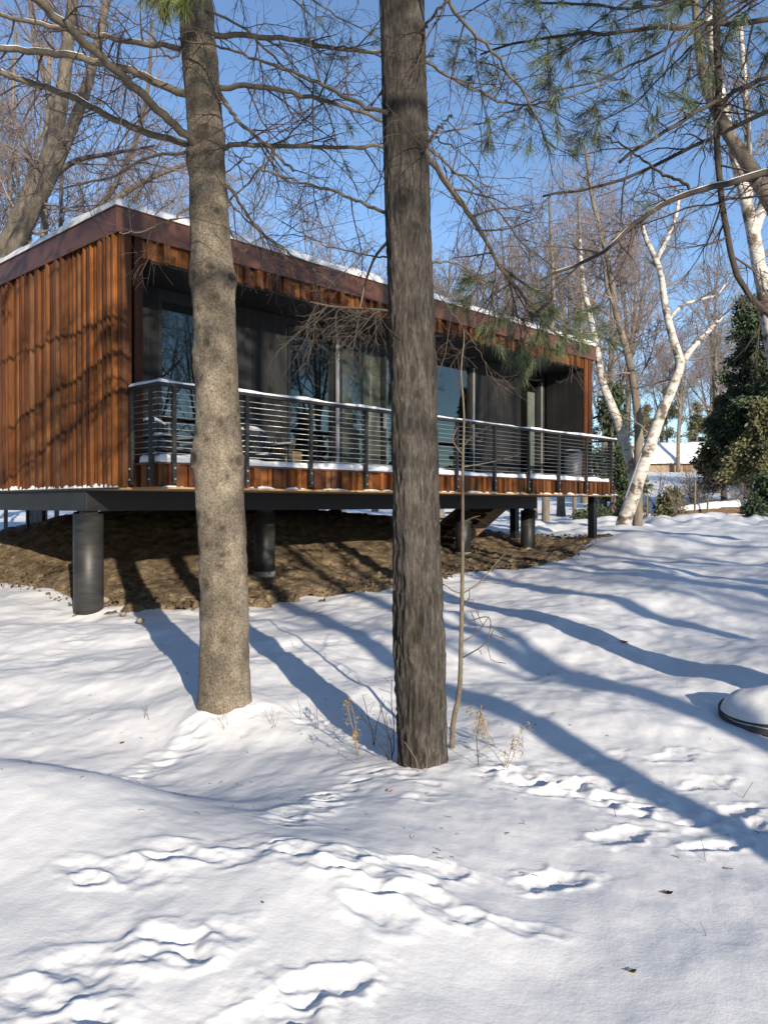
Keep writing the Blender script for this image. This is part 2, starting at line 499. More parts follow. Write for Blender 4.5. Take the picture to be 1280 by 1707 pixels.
trail([(600, 1560), (690, 1530), (760, 1560)], 10, .04, .05)
trail([(640, 1060), (500, 1080), (420, 1110)], 18, .025, .05)
trail([(0, 1060), (60, 1040), (130, 1060), (60, 1100)], 20, .025, .06)
LT = hit(375, 1178); RT = hit(704, 1272)          # the two pines' feet
LT = np.array([(375 - 640) / F * 5.95, 5.95]); RT = np.array([(704 - 640) / F * 4.68, 4.68])

def path_dist(X, Y, pts):
    P = np.array([hit(*p) for p in pts]); best = np.full(X.shape, 9.0)
    for a, b in zip(P[:-1], P[1:]):
        ab = b - a; t = np.clip(((X - a[0]) * ab[0] + (Y - a[1]) * ab[1]) / (ab @ ab), 0, 1)
        best = np.minimum(best, np.hypot(X - a[0] - t * ab[0], Y - a[1] - t * ab[1]))
    return best

def snow_h(X, Y):
    z = base_h(X, Y)
    dist = np.hypot(X, Y)
    z = z + 0.055 * fbm2(X * 0.55, Y * 0.55, 3, 3) * np.clip(dist / 5, 0.3, 1.6)
    z = z + 0.020 * fbm2(X * 2.1, Y * 1.7, 3, 40) * np.clip(dist / 7, 0.55, 1)
    # wind-soft ripples
    z = z + 0.006 * fbm2(X * 7, Y * 5, 3, 80) * (dist < 25) * np.clip(dist / 6, 0.3, 1)
    # crumbly trodden strips
    near = (dist < 12) & (Y > 0.5)
    if near.any():
        Xn, Yn = X[near], Y[near]; zn = np.zeros(Xn.shape)
        for pts, wd, amp in (([(830, 1290), (960, 1310), (1100, 1350), (1290, 1380)], .30, .055), ([(640, 1300), (540, 1360), (480, 1420)], .16, .03),
                             ([(90, 1300), (230, 1280), (310, 1240)], .22, .04), ([(660, 1240), (520, 1200), (400, 1200)], .25, .03),
                             ([(640, 1480), (430, 1480), (330, 1450), (230, 1395)], .14, .032),
                             ([(0, 1690), (150, 1640), (260, 1600), (240, 1690)], .16, .035), ([(280, 1500), (220, 1560), (120, 1570)], .12, .03),
                             ([(700, 1290), (820, 1260), (900, 1290)], .35, .03)):
            m = np.exp(-(path_dist(Xn, Yn, pts) / wd) ** 2)
            zn += 0.11 * amp * m * (fbm2(Xn * 7, Yn * 7, 3, 11) - 0.15 + 0.4 * np.abs(fbm2(Xn * 14, Yn * 12, 2, 21)))
        Xw = Xn + 0.030 * fbm2(Xn * 8, Yn * 8, 3, 101); Yw = Yn + 0.030 * fbm2(Xn * 8 + 40, Yn * 8, 3, 131)
        crust = np.zeros(Xn.shape)
        for x, y, hd, ln, wd, dep in BOOT:
            dx, dy = Xw - x, Yw - y
            u = (dx * math.cos(hd) + dy * math.sin(hd)); v = (-dx * math.sin(hd) + dy * math.cos(hd))
            wob = 1 + 0.16 * fbm2(Xn * 13 + x * 9, Yn * 16, 2, 5)
            q = np.sqrt((u / ln) ** 2 + (v / wd) ** 2) * wob
            zn -= 0.27 * dep * (1 / (1 + np.exp(np.clip((q - 1) * 5.0, -50, 50))))
            zn += dep * 0.14 * np.exp(-((q - 1.35) / 0.3) ** 2) * (0.7 + 0.6 * noise2(Xn * 18, Yn * 18, 9))
            crust = np.maximum(crust, np.exp(-(q / 1.9) ** 4))
        for x, y, r, dep in TRACK:
            q2 = (Xw - x) ** 2 / (r * 1.5) ** 2 + (Yw - y) ** 2 / r ** 2
            crust = np.maximum(crust, 0.7 * np.exp(-q2 / 3.5))
            zn -= 0.16 * dep * np.exp(-q2 ** 2)
            zn += dep * 0.10 * np.exp(-((np.sqrt(q2) - 1.5) / 0.4) ** 2)
        zn += crust * (0.003 * np.abs(fbm2(Xn * 20, Yn * 20, 3, 71)) + 0.002 * fbm2(Xn * 45, Yn * 45, 2, 73) - 0.002)
        z = z.copy(); z[near] += zn
    if near.any():
        rid = path_dist(X[near], Y[near], [(-160, 1325), (60, 1322), (160, 1345), (250, 1400), (350, 1450), (470, 1478)])
        z[near] += 0.10 * np.exp(-(rid / 0.50) ** 2)
        rid = path_dist(X[near], Y[near], [(560, 1500), (700, 1540), (900, 1585)])
        z[near] += 0.022 * np.exp(-(rid / 0.22) ** 2)
    # snow banked round the pine's foot
    z = z + 0.10 * np.exp(-(np.hypot(X - LT[0], Y - LT[1]) / 0.42) ** 2)
    z = z + 0.03 * np.exp(-(np.hypot(X - RT[0], Y - RT[1]) / 0.40) ** 2)
    # rounded drifts on the right
    for px, py, r, a in ((1265, 1108, .55, .12), (1310, 1150, .60, .13), (985, 915, 1.5, .05), (1060, 905, 1.2, .05)):
        p = hit(px, py); z = z + a * np.exp(-(np.hypot(X - p[0], Y - p[1]) / r) ** 2)
    # ploughed lumps beyond the house
    far = np.exp(-((Y - 24) / 3.5) ** 2) * (X > 4)
    z = z + far * 0.16 * (fbm2(X * 1.1, Y * 1.1, 3, 61) + 0.4)
    return z

# bare soil under the raised house: outline in the photograph
DIRT_PX = [(-120, 972), (0, 970), (60, 972), (100, 990), (150, 1008), (215, 1006), (270, 1012), (330, 1008), (400, 995), (470, 984), (540, 988), (600, 984), (655, 978), (745, 960), (820, 946), (900, 938), (950, 926)]
dirt_edge = np.array([hit(*p) for p in DIRT_PX])
dpoly = np.vstack([dirt_edge, [[5.2, 18.6], [3.9, 19.6], [1.2, 22.0], [-4.5, 22.0], [-11, 17.5], [-10, 13.5]]])
def inside_soft(X, Y, poly):
    """signed distance (positive inside)"""
    ins = np.zeros(X.shape, bool); best = np.full(X.shape, 1e9)
    n = len(poly)
    for i in range(n):
        a, b = poly[i], poly[(i + 1) % n]
        ab = b - a; t = np.clip(((X - a[0]) * ab[0] + (Y - a[1]) * ab[1]) / (ab @ ab + 1e-12), 0, 1)
        best = np.minimum(best, np.hypot(X - a[0] - t * ab[0], Y - a[1] - t * ab[1]))
        c = ((a[1] > Y) != (b[1] > Y)) & (X < (b[0] - a[0]) * (Y - a[1]) / (b[1] - a[1] + 1e-12) + a[0])
        ins ^= c
    return np.where(ins, best, -best)

th = np.concatenate([np.radians(np.linspace(-180, -42, 46))[:-1], np.radians(np.linspace(-42, 42, 480)), np.radians(np.linspace(42, 180, 46))[1:-1]])
rr = np.concatenate([[0.05, 0.3, 0.7, 1.1], np.geomspace(1.4, 14, 760), np.geomspace(14.08, 40, 130), np.geomspace(42, 400, 40)])
TH, RR = np.meshgrid(th, rr)
GX, GY = RR * np.sin(TH), RR * np.cos(TH)
XYn = (GX.ravel(), GY.ravel())
GZ = snow_h(*XYn)
far = np.clip((np.hypot(*XYn) - 95) / 60, 0, 1)
GZ = GZ * (1 - far) + 5.0 * far
sdist = inside_soft(XYn[0], XYn[1], dpoly)
GZ = GZ - 0.16 * np.clip((sdist + 0.05) / 0.25, 0, 1)
nr, nc = TH.shape
idx = np.arange(nr * nc).reshape(nr, nc)
nx = np.roll(idx, -1, axis=1)
Q = np.stack([idx[:-1], nx[:-1], nx[1:], idx[1:]], axis=-1).reshape(-1, 4)[:, ::-1]
me = mesh_data('snow_ground', np.stack([XYn[0], XYn[1], GZ], axis=1), [Q], M['snow'])
g = tag(obj('snow_ground', me), 'uneven trodden snow covering the ground around the raised house', 'snow', kind='structure')

cv = norm(np.array([(1, 0, 0), (0, 1, 0), (-1, 0, 0), (0, -1, 0), (0, 0, 1), (0, 0, -1), (.7, .7, .5), (-.7, .7, .4), (-.7, -.7, .5), (.7, -.7, .45)], float))
ct = np.array([(4, 6, 7), (4, 7, 8), (4, 8, 9), (4, 9, 6), (6, 0, 1), (6, 1, 7), (7, 1, 2), (7, 2, 8), (8, 2, 3), (8, 3, 9), (9, 3, 0), (9, 0, 6), (5, 1, 0), (5, 2, 1), (5, 3, 2), (5, 0, 3)])

def ground_z(x, y):
    return float(snow_h(np.array([x]), np.array([y]))[0])

# soil sheet
ux = np.linspace(-11, 6, 420); uy = np.linspace(8.5, 23, 380)
DX, DY = np.meshgrid(ux, uy); DXr, DYr = DX.ravel(), DY.ravel()
sdr = inside_soft(DXr, DYr, dpoly) + 0.34 * fbm2(DXr * 2.2, DYr * 2.2, 4, 5) + 0.18 * fbm2(DXr * 10, DYr * 10, 3, 9)
DZ = base_h(DXr, DYr) + 0.03 * fbm2(DXr * 1.5, DYr * 1.5, 4, 31) + 0.03 * fbm2(DXr * 6, DYr * 6, 4, 33) + 0.03 * np.clip(sdr / 0.4, -1, 1) - 0.25 * np.clip(-sdr / 0.3, 0, 1)
keep = sdr.reshape(DX.shape) > -0.35
idx = np.arange(DX.size).reshape(DX.shape)
Q = np.stack([idx[:-1, :-1], idx[:-1, 1:], idx[1:, 1:], idx[1:, :-1]], axis=-1)
kq = keep[:-1, :-1] | keep[1:, 1:]
me = mesh_data('bare_soil', np.stack([DXr, DYr, DZ], axis=1), [Q[kq]], M['dirt'])
tag(obj('bare_soil', me), 'bare brown soil sloping up beneath the raised house', 'soil', kind='structure')
def soil_z(x, y):
    return float(base_h(np.array([x]), np.array([y]))[0])

# ------------------------------------------------------------------ house (local frame: u along the front, v to the back)
UD = np.array([0.682, 0.731]); UD = UD / np.linalg.norm(UD); VD = np.array([-UD[1], UD[0]])
HC = np.array([-3.24, 9.75])
house = empty('house', (HC[0], HC[1], 0.0), math.atan2(UD[1], UD[0]))
tag(house, 'flat-roofed timber-clad house raised on dark piers with railed balcony', 'house')
def hw(u, v): return HC + u * UD + v * VD                 # house plan -> world plan
def hb(name, u0, u1, v0, v1, z0, z1, mat, parent=house):
    b = MB(); b.box(u0, u1, v0, v1, z0, z1)
    return b.build(name, M[mat], parent, smooth=False)
unit = MB(); unit.box(0, 1, 0, 1, 0, 1)
unit_me = {}
def ub(name, u0, u1, v0, v1, z0, z1, mat, parent):
    """a plain board: one shared box mesh, scaled"""
    if mat not in unit_me: unit_me[mat] = unit.data('board_' + mat, M[mat], smooth=False)
    o = obj(name, unit_me[mat], parent)
    o.location = (u0, v0, z0); o.scale = (u1 - u0, v1 - v0, z1 - z0)
    return o
L, D = 11.72, 6.6
ZF, ZB, ZS, ZFA, ZT = 1.76, 2.06, 4.62, 4.86, 5.16     # floor underside, curb top, soffit, fascia bottom, roof top
rb = random.Random(11)
def board_run(parent, axis, a0, a1, face, out, z0, z1, wmin=0.03, wmax=0.115):
    """vertical boards of uneven width and thickness along u (axis 0) or v (axis 1)"""
    a = a0
    deep = True
    while a < a1 - 0.005:
        wd = rb.uniform(wmin, wmax) if deep else rb.uniform(wmin, wmin * 2.0)
        wd = min(wd, a1 - a)
        if a1 - a - wd < 0.02: wd = a1 - a
        t = rb.choice((0.008, 0.014, 0.03)) if deep else rb.choice((0.045, 0.07, 0.09)) + rb.uniform(-.004, .004)
        lo, hi = (face - t, face) if out < 0 else (face, face + t)
        zz = z0 + rb.uniform(-0.004, 0.004)
        if axis == 0: ub('board', a, a + wd - 0.006, lo, hi, zz, z1, 'clad', parent)
        else: ub('board', lo, hi, a, a + wd - 0.006, zz, z1, 'clad', parent)
        a += wd; deep = not deep if rb.random() < 0.8 else deep

# left wall
wall = hb('side_wall', 0.03, 0.20, 0.05, D - 0.2, ZF + 0.02, ZFA, 'black')
board_run(wall, 1, -0.05, 4.6, 0.03, -1, ZF + 0.012, ZFA + 0.02)
far_wall = hb('side_wall', L - 0.2, L - 0.03, 0.05, D - 0.2, ZF + 0.02, ZFA, 'black')
board_run(far_wall, 1, 0.0, 1.6, L - 0.03, 1, ZF + 0.012, ZFA + 0.02)
back = hb('rear_wall', 0.0, L, D - 0.195, D, ZF + 0.02, ZFA, 'clad')
# end walls of the front
fw = hb('front_pier_wall', 0.21, 0.31, 0.0, 0.98, ZF + 0.02, ZS, 'siding')
ub('board', -0.005, 0.09, -0.05, -0.002, ZF + 0.02, ZFA + 0.02, 'clad', fw)
ub('board', 0.095, 0.17, -0.022, -0.002, ZF + 0.02, ZFA + 0.02, 'clad', fw)
ub('board', 0.20, 0.312, -0.045, -0.002, ZF + 0.02, ZFA + 0.02, 'clad', fw)
fw2 = hb('front_pier_wall', L - 0.38, L - 0.21, 0.004, 0.95, ZF + 0.02, ZS, 'siding')
a = L - 0.39
for wd, t in ((.12, .045), (.06, .02), (.09, .045), (.115, .022)):
    ub('board', a, a + wd - 0.003, -t, -0.002, ZF + 0.02, ZFA + 0.02, 'clad', fw2); a += wd
# inner end wall of the recess in tall dark boards
v = 0.05
while v < 0.94:
    ub('board', L - 0.40, L - 0.384, v, min(v + 0.145, 0.95), ZF + 0.2, ZS, 'siding', fw2); v += 0.15
# header above the opening
head = hb('header', 0.315, L - 0.395, 0.02, 0.2, ZS + 0.02, ZFA, 'black')
board_run(head, 0, 0.315, L - 0.395, 0.02, -1, ZS + 0.01, ZFA + 0.02, 0.05, 0.16)
hb('soffit', 0.315, L - 0.405, 0.025, 0.98, ZS - 0.012, ZS + 0.016, 'soffit')
# roof with metal fascia
roof = hb('roof', 0.0, L, 0.0, D, ZFA + 0.03, ZT - 0.01, 'black')
hb('fascia', -0.06, L + 0.06, -0.075, -0.055, ZFA, ZT, 'fascia', roof)
hb('fascia', -0.06, -0.04, -0.053, D + 0.03, ZFA, ZT, 'fascia', roof)
hb('fascia', L + 0.04, L + 0.06, -0.053, D + 0.03, ZFA, ZT, 'fascia', roof)
hb('fascia', -0.038, L + 0.038, D + 0.01, D + 0.03, ZFA, ZT, 'fascia', roof)
hb('drip_edge', -0.075, L + 0.075, -0.09, D + 0.045, ZT + 0.002, ZT + 0.014, 'fascia', roof)
# recess back wall with windows
V0 = 1.0
glz = [(1.16, 2.22, 4.50), (3.53, 4.55, 4.47), (4.70, 6.30, 4.36), (7.20, 8.48, 4.47), (10.27, 11.12, 4.46)]
bw = hb('recess_wall', 0.20, L - 0.2, V0 + 0.005, V0 + 0.012, ZS - 0.02 - 0.10, ZS + 0.2, 'black')
edges = [0.31] + [x for g_ in glz for x in g_[:2]] + [L - 0.40]
for k in range(0, len(edges), 2):
    s0, s1 = edges[k], edges[k + 1]
    if s1 - s0 < 0.2: continue
    hb('wall_panel', s0, s1, V0 + 0.01, V0 + 0.14, ZF + 0.1, ZS - 0.125, 'black')
    x = s0 + 0.01
    while x < s1 - 0.03:
        ub('siding_board', x, min(x + 0.136, s1 - 0.006), V0 - 0.016, V0 + 0.003, ZF + 0.2, ZS - 0.02, 'siding', bw); x += 0.142
for k, (s0, s1, zt) in enumerate(glz):
    wn = hb('window', s0 + 0.05, s1 - 0.05, V0 + 0.03, V0 + 0.042, ZF + 0.26, zt - 0.05, 'glass')
    fmat = 'black'
    for nm, b in (('jamb', (s0, s0 + 0.05, ZF + 0.2, zt)), ('jamb', (s1 - 0.05, s1, ZF + 0.2, zt)), ('head_frame', (s0 + 0.0502, s1 - 0.0502, zt - 0.05, zt)), ('sill_frame', (s0 + 0.0502, s1 - 0.0502, ZF + 0.2, ZF + 0.26))):
        hb(nm, b[0], b[1], V0 - 0.01, V0 + 0.08, b[2], b[3], fmat, wn)
    hb('lintel_panel', s0, s1, V0 + 0.013, V0 + 0.1, zt + 0.002, ZS - 0.13, 'black', wn)
    if k == 2:
        hb('blind', s0 + 0.06, s1 - 0.25, V0 + 0.10, V0 + 0.12, ZF + 0.3, zt - 0.06, 'blind', wn)
        hb('mullion', s0 + 1.12, s0 + 1.17, V0 - 0.012, V0 + 0.082, ZF + 0.262, zt - 0.052, 'black', wn)
        hb('door_handle', s0 + 1.09, s0 + 1.105, V0 - 0.07, V0 - 0.015, 2.95, 3.25, 'alu', wn)
    if k == 4: hb('blind', s0 + 0.5, s1 - 0.06, V0 + 0.10, V0 + 0.12, ZF + 0.3, zt - 0.3, 'plaster', wn)
for x in (4.575, 8.50, 11.135):
    hb('aluminium_trim', x, x + (0.07 if x < 5 else 0.035), V0 - 0.05, V0 - 0.018, ZF + 0.2, 4.40, 'alu', bw)
# rooms behind: floor, partition, so that panes look into a dim interior
hb('room_floor', 0.2, L - 0.2, V0 + 0.15, D - 0.2, ZF + 0.15, ZF + 0.2, 'boards')
hb('room_partition', 0.2, L - 0.2, 4.0, 4.08, ZF + 0.2, ZS + 0.2, 'siding')
# floor plate, tan underside
hb('floor_plate', -0.02, L, -0.0, D, ZF - 0.018, ZF + 0.014, 'ply')
U0, U1, VO = 0.17, L - 0.27, -0.65
hb('floor_plate', U0, U1, VO + 0.0, -0.004, ZF - 0.018, ZF + 0.01, 'ply')
deck = hb('deck', U0 + 0.03, U1 - 0.03, VO + 0.05, 0.98, ZF + 0.03, ZF + 0.19, 'boards')
# curb cladding round the balcony
curb = hb('balcony_curb', U0 + 0.05, U1 - 0.05, VO + 0.032, VO + 0.048, ZF + 0.012, ZB - 0.03, 'black')
board_run(curb, 0, U0, U1, VO + 0.03, -1, ZF + 0.012, ZB - 0.025, 0.05, 0.15)
board_run(curb, 1, VO + 0.03, -0.06, U0 + 0.03, -1, ZF + 0.012, ZB - 0.025, 0.05, 0.15)
board_run(curb, 1, VO + 0.03, -0.06, U1 - 0.03, 1, ZF + 0.012, ZB - 0.025, 0.05, 0.15)
hb('curb_cap', U0 - 0.03, U1 + 0.03, VO - 0.03, VO + 0.12, ZB - 0.022, ZB + 0.004, 'fascia', curb)
hb('curb_cap', U0 - 0.03, U0 + 0.1, VO + 0.122, -0.06, ZB - 0.022, ZB + 0.004, 'fascia', curb)
hb('curb_cap', U1 - 0.1, U1 + 0.03, VO + 0.122, -0.06, ZB - 0.022, ZB + 0.004, 'fascia', curb)
# railing
rail = hb('railing', U0 - 0.07, U1 + 0.07, VO - 0.10, VO - 0.02, 2.955, 2.995, 'steel')
hb('top_rail', U0 - 0.07, U0 + 0.01, VO - 0.018, -0.05, 2.955, 2.995, 'steel', rail)
hb('top_rail', U1 - 0.01, U1 + 0.07, VO - 0.018, -0.05, 2.955, 2.995, 'steel', rail)
bolt = MB(); bolt.cyl((0, 0, 0), (0, -0.014, 0), 0.014, seg=8); bolt_me = bolt.data('bolt', M['alu'])
bolt = MB(); bolt.cyl((0, 0, 0), (-0.014, 0, 0), 0.014, seg=8); bolt_me2 = bolt.data('bolt', M['alu'])
post_me = {}
def post(u, v, side):
    b = MB()
    if side: b.box(-0.05, 0.0, -0.026, 0.026, ZF + 0.045, 2.953)
    else: b.box(-0.026, 0.026, -0.05, 0.0, ZF + 0.045, 2.953)
    if side not in post_me: post_me[side] = b.data('railing_post', M['steel'], smooth=False)
    o = obj('post', post_me[side], rail, (u, v, 0))
    for z in (1.86, 1.99):
        if side < 2: obj('bolt', bolt_me2 if side else bolt_me, rail, (u - (0.05 if side else 0), v - (0 if side else 0.05), z))
for k in range(11): post(0.30 + 1.1 * k + (0.0 if k else 0.03), VO - 0.028, 0)
post(U0 - 0.022, VO + 0.10, 1); post(U0 - 0.022, -0.10, 1); post(U1 + 0.072, -0.10, 2); post(U1 + 0.072, VO + 0.1, 2)
cb = MB(); cb.cyl((0, 0, 0), (U1 - U0 + 0.04, 0, 0), 0.0042, seg=6); cme = cb.data('cable', M['cable'])
cb = MB(); cb.cyl((0, 0, 0), (0, 0.56, 0), 0.0042, seg=6); cme2 = cb.data('cable', M['cable'])
for k in range(11):
    z = 2.165 + 0.072 * k
    obj('cable', cme, rail, (U0 - 0.04, VO - 0.053, z))
    obj('cable', cme2, rail, (U0 - 0.045, VO - 0.03, z)); obj('cable', cme2, rail, (U1 + 0.045, VO - 0.03, z))
# steel beams and piers
BV = 0.81
beam = hb('front_beam', 0.005, 10.68, BV, BV + 0.16, 1.475, ZF - 0.022, 'black')
hb('side_beam', -0.012, 0.004, BV - 0.005, D - 0.1, 1.475, ZF - 0.022, 'steel')
hb('side_beam', 0.0045, 0.15, BV + 0.162, D - 0.1, 1.475, ZF - 0.022, 'steel')
hb('rear_beam', 0.2, 10.6, 4.42, 4.58, 1.475, ZF - 0.022, 'black')
hb('beam_end_plate', 10.69, 10.72, BV, BV + 0.16, 1.475, ZF - 0.022, 'concrete')
for k in range(1, 9): hb('joist', 0.16 + k * 1.25, 0.22 + k * 1.25, BV + 0.165, 4.41, 1.58, ZF - 0.022, 'black')
for u, v, r, foot in ((0.10, 0.97, 0.19, 0), (3.02, 0.97, 0.165, 1), (8.17, 0.97, 0.16, 1), (10.58, 0.97, 0.165, 0), (1.78, 4.5, 0.16, 0), (4.6, 4.5, 0.16, 0), (7.9, 4.5, 0.16, 0), (10.4, 4.5, 0.16, 0)):
    b = MB(); p = hw(u, v); gz = soil_z(*p)
    b.cyl((u, v, gz - 0.35), (u, v, 1.435), r, seg=40)
    pr = b.build('pier', M['pier'], house)
    hb('bearing_plate', u - 0.09, u + 0.09, v - 0.09, v + 0.06, 1.433, 1.477, 'steel', pr)
    if foot:
        b = MB(); b.cyl((u, v, gz - 0.2), (u, v, gz + 0.06), r + 0.03, r + 0.01, seg=24); b.build('footing', M['concrete'], pr)
for u, v, s in ((11.40, -0.2, 0.075), (11.40, 1.88, 0.08), (1.44, 6.0, 0.025), (1.73, 6.0, 0.03)):
    p = hw(u, v); gz = min(soil_z(*p), ground_z(*p))
    hb('corner_post', u - s, u + s, v - s, v + s, gz - 0.3, ZF - 0.02, 'black')
hb('floor_plate', U1 - 0.3, L - 0.02, -0.006, -0.003, ZF - 0.016, ZF + 0.01, 'ply')
# timber stair seen under the floor
stair = empty('stair', (0, 0, 0)); stair.parent = house
def stair_beam(v0, v1):
    b = MB()
    P = [(10.55, 1.74), (8.35, 0.62), (8.35, 0.36), (10.55, 1.46)]
    V = [(u, v, z) for v in (v0, v1) for u, z in P]
    b.add(V, [(0, 1, 2, 3), (7, 6, 5, 4), (0, 4, 5, 1), (1, 5, 6, 2), (2, 6, 7, 3), (3, 7, 4, 0)])
    b.build('stringer', M['boards'], stair, smooth=False)
stair_beam(1.5, 1.55); stair_beam(2.0, 2.05); stair_beam(2.55, 2.6)
for k in range(8):
    u = 8.5 + k * 0.26; z = 0.66 + k * 0.1325
    hb('tread', u - 0.14, u + 0.15, 1.48, 2.62, z + 0.03, z + 0.065, 'boards', stair)
    hb('riser', u + 0.12, u + 0.14, 1.5, 2.6, z - 0.1, z + 0.028, 'boards', stair)

# ---- snow lying on the house
def snow_slab(name, u0, u1, v0, v1, z, h, seed, label, nu=120, nv=10, edge=0.06, lump=0.25):
    k_ = max(3, nv // 4); vv = np.concatenate([np.linspace(v0, v0 + edge * 1.3, k_), np.linspace(v0 + edge * 1.3, v1 - edge * 1.3, nv - 2 * k_ + 2)[1:-1], np.linspace(v1 - edge * 1.3, v1, k_)])
    uu = np.concatenate([np.linspace(u0, u0 + edge * 1.3, 8), np.linspace(u0 + edge * 1.3, u1 - edge * 1.3, nu - 14)[1:-1], np.linspace(u1 - edge * 1.3, u1, 8)])
    A, B = np.meshgrid(uu, vv); A0, B0 = A.ravel(), B.ravel()
    e = np.minimum(np.minimum(A0 - u0, u1 - A0), np.minimum(B0 - v0, v1 - B0))
    s = np.clip(e / edge, 0, 1)
    hh = h * (1 + lump * fbm2(A0 * 1.7, B0 * 1.7, 3, seed)) * np.sqrt(np.clip(1 - (1 - s) ** 2, 0, 1)) + 0.002
    W = np.array([hw(a_, b_) for a_, b_ in zip(A0, B0)])
    wob = 0.012 * fbm2(A0 * 5, B0 * 5, 2, seed + 4) * (s < 0.99)
    top = np.stack([W[:, 0] + wob * VD[0], W[:, 1] + wob * VD[1], z + hh], 1)
    bot = top.copy(); bot[:, 2] = z
    V = np.vstack([top, bot]); n = len(top)
    ii = np.arange(n).reshape(nv, nu)
    q = np.stack([ii[:-1, :-1], ii[:-1, 1:], ii[1:, 1:], ii[1:, :-1]], -1).reshape(-1, 4)
    ring = np.concatenate([ii[0, :], ii[1:, -1], ii[-1, -2::-1], ii[-2:0:-1, 0]]); rn = np.roll(ring, -1)
    sk = np.stack([ring, ring + n, rn + n, rn], -1)
    o = obj(name, mesh_data(name, V, [q, q[:, ::-1] + n, sk], M['snow']))
    return tag(o, label, 'snow', kind='stuff')
def edges_fine(u0, u1): return u0, u1
snow_slab('roof_snow', -0.065, L + 0.065, -0.075, D + 0.03, ZT + 0.012, 0.13, 3, 'snow lying along the flat roof of the timber house', 330, 80, 0.10, 0.16)
snow_slab('rail_snow', U0 - 0.068, U1 + 0.066, VO - 0.098, VO - 0.022, 2.994, 0.035, 8, 'thin snow strip lying along the front handrail', 220, 12, 0.025, 0.5)
snow_slab('rail_snow', U0 - 0.068, U0 + 0.008, VO - 0.02, -0.055, 2.994, 0.03, 9, 'thin snow on the short handrail at the wall end of the balcony', 30, 14, 0.025, 0.4)
snow_slab('deck_snow', U0 - 0.02, U1 + 0.02, VO - 0.022, VO + 0.45, ZB + 0.003, 0.085, 15, 'snow layer lying along the balcony curb behind the railing', 240, 16, 0.05, 0.35)
rs = random.Random(4)
# small ledges of snow at the foot of the cladding
def ledge_snow(axis, a0, a1, face, label):
    a = a0
    b = MB()
    while a < a1:
        ln = rs.uniform(0.06, 0.5) if axis == 0 else rs.uniform(0.06, 0.14)
        hgt = rs.uniform(0.018, 0.04) if axis == 0 else rs.uniform(0.03, 0.075)
        n = 9; tt = np.linspace(0, 1, n)
        hh = hgt * np.sin(np.pi * np.clip(tt, 0.02, 0.98)) ** 0.5 * (0.8 + 0.4 * rs.random()) if axis == 0 else hgt * np.minimum(tt * 1.2, (1 - tt) * 4).clip(0.03, 1)
        V = []
        for t_, h_ in zip(tt, hh):
            s_ = a + t_ * ln
            for o_, z_ in ((0, 0), (0.055, 0), (0.05, h_ * 0.55), (0.02, h_), (0, h_)):
                p = hw(s_, face - o_) if axis == 0 else hw(face - o_, s_)
                V.append((p[0], p[1], ZF + 0.008 + z_))
        q = [(i * 5 + j, i * 5 + (j + 1) % 5, (i + 1) * 5 + (j + 1) % 5, (i + 1) * 5 + j) for i in range(n - 1) for j in range(5)]
        b.add(V, q)
        a += ln + (rs.uniform(0.02, 0.35) if axis == 0 else rs.uniform(-0.02, 0.04))
    o = b.build('ledge_snow', M['snow'])
    tag(o, label, 'snow', kind='stuff')
hb('base_ledge', -0.055, -0.013, -0.05, D - 0.1, ZF - 0.016, ZF + 0.006, 'steel')
hb('base_ledge', U0, U1, VO - 0.05, VO - 0.001, ZF - 0.016, ZF + 0.006, 'ply')
ledge_snow(1, -0.02, 5.0, 0.0, 'ragged ridge of snow at the foot of the orange side wall')
ledge_snow(0, U0 + 0.02, U1 - 0.1, VO + 0.0, 'small patches of snow under the balcony cladding')

